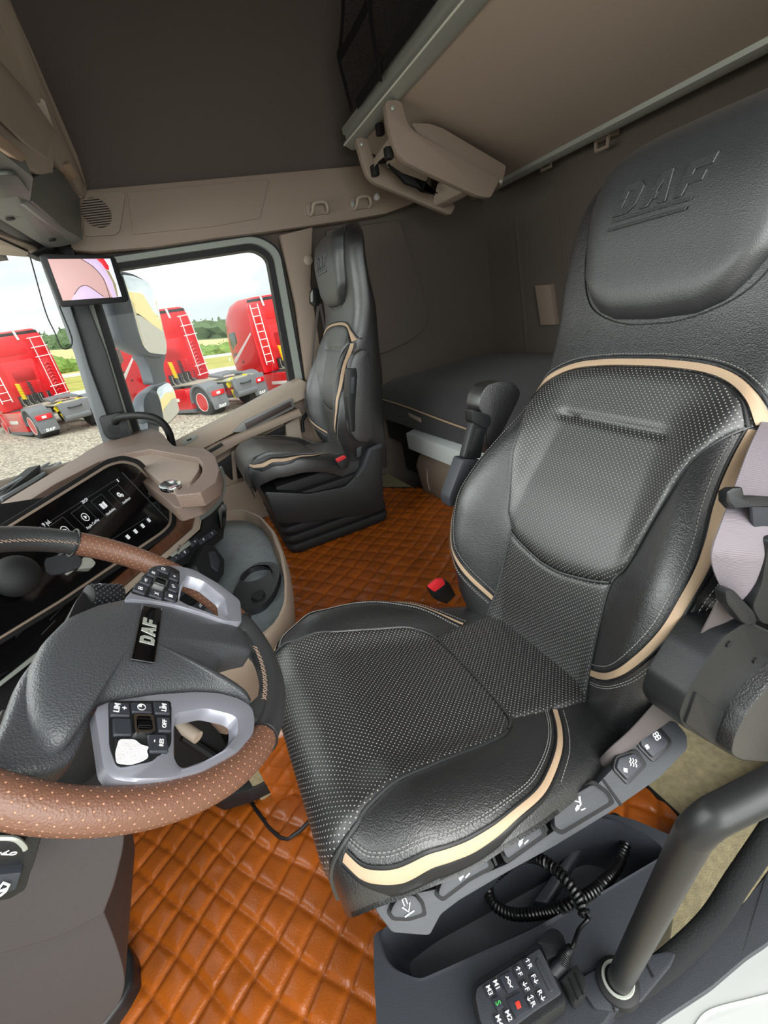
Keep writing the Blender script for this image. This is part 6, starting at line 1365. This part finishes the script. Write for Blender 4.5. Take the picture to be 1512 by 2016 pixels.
b = B(); b.slab([PZ(a, c, ZT) for a, c in r2([(1135, 1935), (1188, 1905), (1262, 1890), (1312, 1878), (1330, 1882), (1320, 1905), (1262, 1975), (1210, 1995), (1170, 1990)], 6)], (0, 0, .008), .003); b.obj('rail_foot_plate', TR, tray)
for l_ in ([(1188, 1906), (1190, 1905), (1212, 1992), (1209, 1994)], [(1268, 1890), (1271, 1889), (1288, 1922), (1285, 1926)]): b = B(); b.slab([PZ(a, c, ZT+.009) for a, c in l_], (0, 0, .0006)); b.obj('joint_line', RUBBER, tray)
HZ = .335
hand = thing('suspension_remote', 'dark handset with labelled keys and a red square, clipped on the sill console', 'remote control', PZ(1020, 1950, ZT))
HN = V((.05, .10, 1)).normalized(); HO = PZ(1010, 1940, HZ)
def hs_(name, l, d, th, m, bev=.002, r=None, par=None): return sp_(name, r2(l, r) if r else l, HO+HN*d, HN, th, m, par or hand, bev)
def cz(l): return [(900+a/4.2, 1740+b_/4.2) for a, b_ in l]
hb = hs_('handset_body', cz([(125, 840), (180, 770), (300, 700), (640, 490), (690, 500), (720, 560), (840, 800), (900, 930), (890, 990), (760, 1080), (560, 1230), (240, 1300), (170, 1160), (120, 960)]), 0, .028, BPLAST, .006, 7)
hf = hs_('handset_face', cz([(160, 860), (220, 815), (680, 530), (710, 580), (865, 900), (780, 960), (640, 1050), (480, 1170), (260, 1280), (185, 1120), (150, 940)]), .002, .004, GPLAST, .0015, 6)
HX = (PP(1060, 1925, HO, HN)-PP(1020, 1845, HO, HN)).normalized()
def hM(px, py, d, ang=0):
    o = PP(px, py, HO+HN*d, HN); x = (PP(700*1/4.2+900, 590/4.2+1740+0, HO, HN)-PP(500/4.2+900, 700/4.2+1740, HO, HN)).normalized(); return frame(o, HX, x)
kc_ = [('M3', 265, 880, 34, 60), ('M1', 325, 835, 34, 60), ('<>', 430, 810, 65, 95), ('\u2191F', 508, 720, 38, 58), ('\u2191R', 590, 655, 38, 58), ('\u2193F', 565, 845, 38, 58), ('F\u2193', 643, 790, 38, 58), ('S', 337, 985, 40, 65), ('red', 505, 1000, 80, 105), ('\u2195R', 615, 965, 38, 58), ('R\u2193', 697, 925, 38, 58), ('M4', 345, 1130, 34, 60), ('M2', 425, 1090, 34, 60)]
GRN = mat('green_print', (70, 190, 90), .6); REDK = mat('red_print', (236, 60, 48), .6)
for t_, cx_, cy_, w_, h_ in kc_:
    # keys lie along the slanted rows of the handset
    ux, uy = .46, .89; vx, vy = .86, -.50
    def kp(s_, q): return (900+(cx_+ux*h_*s_/1.1+vx*w_*q)/4.2, 1740+(cy_+uy*h_*s_/1.1+vy*w_*q)/4.2)
    kk = hs_('key', [kp(-.9, -.85), kp(.9, -.85), kp(.9, .85), kp(-.9, .85)], .006, .005, GPLAST2, .0012, 2.2, hf)
    px, py = 900+cx_/4.2, 1740+cy_/4.2
    if t_ == 'red': hs_('red_square', [(px+dx, py+dy) for dx, dy in ((-6.5, -4.5), (1.5, -9), (6.5, 4.5), (-1.5, 9))], .0066, .0006, REDK, .0001, 2, kk)
    elif t_ == '<>':
        for sg_ in (-1, 1): b = B(); M = hM(px+sg_*2.5, py, .0066); b.tube([M @ V(p) for p in ((-.006, sg_*.0, 0), (0, -sg_*.0035, 0), (.006, sg_*.0, 0))], .0007, 5); b.obj('arrow', WHITE, kk)
    else: b = B(); b.add(*textmesh(t_, .0085 if t_ != 'S' else .010, hM(px, py, .0064), .0002, bold=.0001)); b.obj('key_letters', GRN if t_ == 'S' else WHITE, kk)
hs_('raised_panel', cz([(655, 620), (675, 610), (795, 860), (790, 885), (765, 890), (650, 650)]), .004, .002, GPLAST, .001, 3, hf)
hs_('cradle', cz([(660, 480), (720, 400), (780, 360), (840, 380), (880, 430), (910, 520), (890, 590), (800, 600), (740, 620), (690, 500)]), .004, .03, BPLAST, .006, 5)
hs_('cradle_foot', cz([(850, 800), (960, 690), (985, 660), (1060, 780), (1065, 850), (1030, 930), (965, 975), (930, 940), (890, 860)]), -.006, .02, BPLAST_M, .006, 5)
for o_ in ((870, 820, 970, 975), (920, 780, 1000, 960), (970, 740, 1045, 920)): hs_('cradle_rib', cz([(o_[0], o_[1]), (o_[0]+12, o_[1]-4), (o_[2]+12, o_[3]-10), (o_[2], o_[3])]), -.003, .004, BPLAST, .001)
g0 = PP(900+790/4.2, 1740+710/4.2, HO, HN)-HN*.006; g1 = PP(900+870/4.2, 1740+660/4.2, HO, HN)+HN*.002; g2 = PP(900+950/4.2, 1740+570/4.2, HO, HN)+HN*.012
b = B(); b.tube([g0, g0.lerp(g1, .5), g1], .0085, 16); b.obj('plug', BPLAST, hand)
gp_ = spline([g1, g1.lerp(g2, .5)+HN*.004, g2], 8); b = B()
for i in range(len(gp_)): p = gp_[i]; q = gp_[min(i+1, len(gp_)-1)] if i < len(gp_)-1 else p+(p-gp_[i-1])*.5; b.tube([p, p.lerp(q, .6)], .0095-.0045*i/len(gp_), 12)
b.tube(gp_, .004, 8); tag(b.obj('cable_grommet', BPLAST, hand), kind='stuff')
cord = thing('coiled_cord', 'black coiled cord looping from the handset plug into the sill bin', 'cord', PZ(1000, 1790, .25))
def coil(pts, R, r, pitch, name, n=10):
    P = spline(pts, 24); L_ = [0]
    for i in range(1, len(P)): L_.append(L_[-1]+(P[i]-P[i-1]).length)
    tot = L_[-1]; turns = tot/pitch; m_ = int(turns*n); out = []; up = None; j = 0
    for k in range(m_+1):
        s = tot*k/m_
        while j < len(P)-2 and L_[j+1] < s: j += 1
        f_ = (s-L_[j])/(L_[j+1]-L_[j]); c = P[j].lerp(P[j+1], f_); t = (P[min(j+2, len(P)-1)]-P[max(j-1, 0)]).normalized()
        if up is None: up = t.orthogonal().normalized()
        up = (up-up.dot(t)*t).normalized(); sd = t.cross(up); a = 2*math.pi*turns*k/m_
        out.append(c+(up*math.cos(a)+sd*math.sin(a))*R)
    b = B(); b.tube(out, r, 6); return b.obj(name, CORD, cord), out
CORD = mat('glossy_black_cord', (14, 14, 15), .28)
cpts = [PZ(1152, 1806, .345), PZ(1140, 1770, .35), PZ(1105, 1722, .355), PZ(1060, 1690, .34), PZ(1022, 1690, .30), PZ(980, 1720, .27), PZ(962, 1745, .25), PZ(972, 1780, .24), PZ(1010, 1800, .25), PZ(1070, 1796, .28), PZ(1120, 1780, .31), PZ(1180, 1745, .30), PZ(1215, 1705, .27), PZ(1232, 1660, .26), PZ(1236, 1645, .255)]
_, cp = coil(cpts, .0068, .0030, .0066, 'coil')
b = B(); b.tube(spline([g2, PZ(1128, 1862, .36), PZ(1140, 1830, .35), PZ(1156, 1812, .345), cp[0]], 8), .0028, 8); b.obj('straight_lead', CORD, cord)
b = B(); b.tube(spline([cp[-1], PZ(1240, 1650, .24), PZ(1236, 1632, .26), PZ(1222, 1612, .26), PZ(1214, 1606, .235)], 8), .0028, 8); b.obj('straight_lead', CORD, cord)
o = PZ(1212, 1622, .232); b = B(); b.tube([o, o+V((0, 0, .012)), o+V((0, 0, .02))], [.016, .014, .008], 16); b.obj('cord_socket', BPLAST, cord)
# grab rail
gr_ = thing('grab_rail', 'black tubular grab rail rising from the sill at the right edge', 'handle', PZ(1212, 1935, ZT))
RAILM = mat('soft_black_rail', (40, 40, 41), .38)
gb = PZ(1216, 1936, ZT+.004)
b = B(); b.tube(spline([gb, gb.lerp(PY(1352, 1668, .145), .5), PY(1352, 1668, .145), PY(1372, 1636, .14), PY(1402, 1610, .135), PY(1440, 1590, .13), PY(1600, 1510, .11)], 8), .0152, 20); b.obj('rail', RAILM, gr_)
b = B(); b.tube([gb-V((0, 0, .003)), gb+V((0, 0, .008)), gb+V((0, 0, .012))], [.028, .027, .020], 28); b.obj('collar', RUBBER, gr_)
b = B(); cR = [gb+V((.0185*math.cos(t), .0185*math.sin(t), .014)) for t in [2*math.pi*i/28 for i in range(28)]]; b.tube(cR, .0022, 6, True); b.obj('collar_ring', ALU, gr_)
# door opening: seal, black frame, white paint
YF = .19
def SF(a, c, z=.262): return PZ(a, c, z) if c > 1795 else PY(a, c, YF)
cvs = spline([SF(a, c, .275) for a, c in ((1600, 1540), (1545, 1600), (1500, 1665), (1452, 1735), (1396, 1818), (1310, 1900), (1220, 1960), (1110, 2020), (1000, 2070))], 8)
b = B(); b.tube(cvs, .016, 12); fr = struct(b.obj('trim_7', mat('flocked_black_seal', (30, 30, 32), .95, bump=1.0, bscale=260)))
b = B(); b.slab([SF(a, c) for a, c in r2([(1560, 1650), (1512, 1712), (1470, 1770), (1400, 1850), (1320, 1925), (1220, 1985), (1060, 2050), (1060, 2130), (1250, 2060), (1300, 2010), (1400, 1945), (1470, 1885), (1512, 1857), (1560, 1810)], 12)], (0, .0, -.04), .008, 3); struct(b.obj('trim_8', GPLAST))
wp8 = B(); wp8.slab([PZ(a, c, .25) for a, c in r2([(1600, 1780), (1530, 1838), (1440, 1915), (1285, 2020), (1180, 2090), (1300, 2110), (1500, 2080), (1590, 1950)], 10)], (0, -.0, -.05), .008, 3); wsill = struct(wp8.obj('trim_9', mat('white_sill_paint', (184, 186, 184), .35, coat=.4)))
b = B(); b.tube(spline([PZ(a, c, .2505) for a, c in [(1560, 1948), (1480, 1968), (1400, 1990), (1370, 2020), (1350, 2060)]], 6), .0018, 6); b.obj('sill_crease', WPAINT, wsill)
b = B(); b.slab([PY(a, c, .34) for a, c in ((1345, 1640), (1420, 1600), (1560, 1500), (1580, 1560), (1530, 1700), (1400, 1860), (1300, 1940), (1290, 1860), (1330, 1720))], (0, .02, 0), .004); struct(b.obj('trim_10', BPLAST_M))  # matt black sheet stands in for the dark void beside the sill
# pedals
pd = thing('pedal', 'black pedal block on the quilted mat under the brown wheel rim', 'pedal', PZ(480, 1540, .0))
b = B(); b.slab([PZ(a, c, .10) for a, c in r2([(400, 1560), (440, 1520), (500, 1490), (514, 1510), (524, 1538), (488, 1556), (430, 1574)], 4)], (0, 0, -.05), .006); b.obj('pedal_pad', BPLAST, pd)
b = B(); b.tube([PZ(450, 1530, .08), PZ(420, 1490, .10), PZ(360, 1450, .2)], .014, 8); b.obj('pedal_arm', BPLAST_M, pd)
b = B(); b.tube([PZ(352, 1422, .60), PZ(366, 1436, .595), PZ(390, 1452, .585)], [.008, .011, .011], 14); tag(b.obj('column_lever', TAUPE_L, base=PZ(375, 1440, .59)), 'pale stub lever seen through the lower hand hole of the wheel', 'lever')
b = B(); b.box((-.52, 1.47, .20), (.54, .62, .38), .02); tag(b.obj('footwell_dark_box', BPLAST_M, base=(-.47, 1.3, .01)), 'black box standing in for the dark of the footwell under the dashboard', 'cover')  # black box put in for the darkness under the dashboard
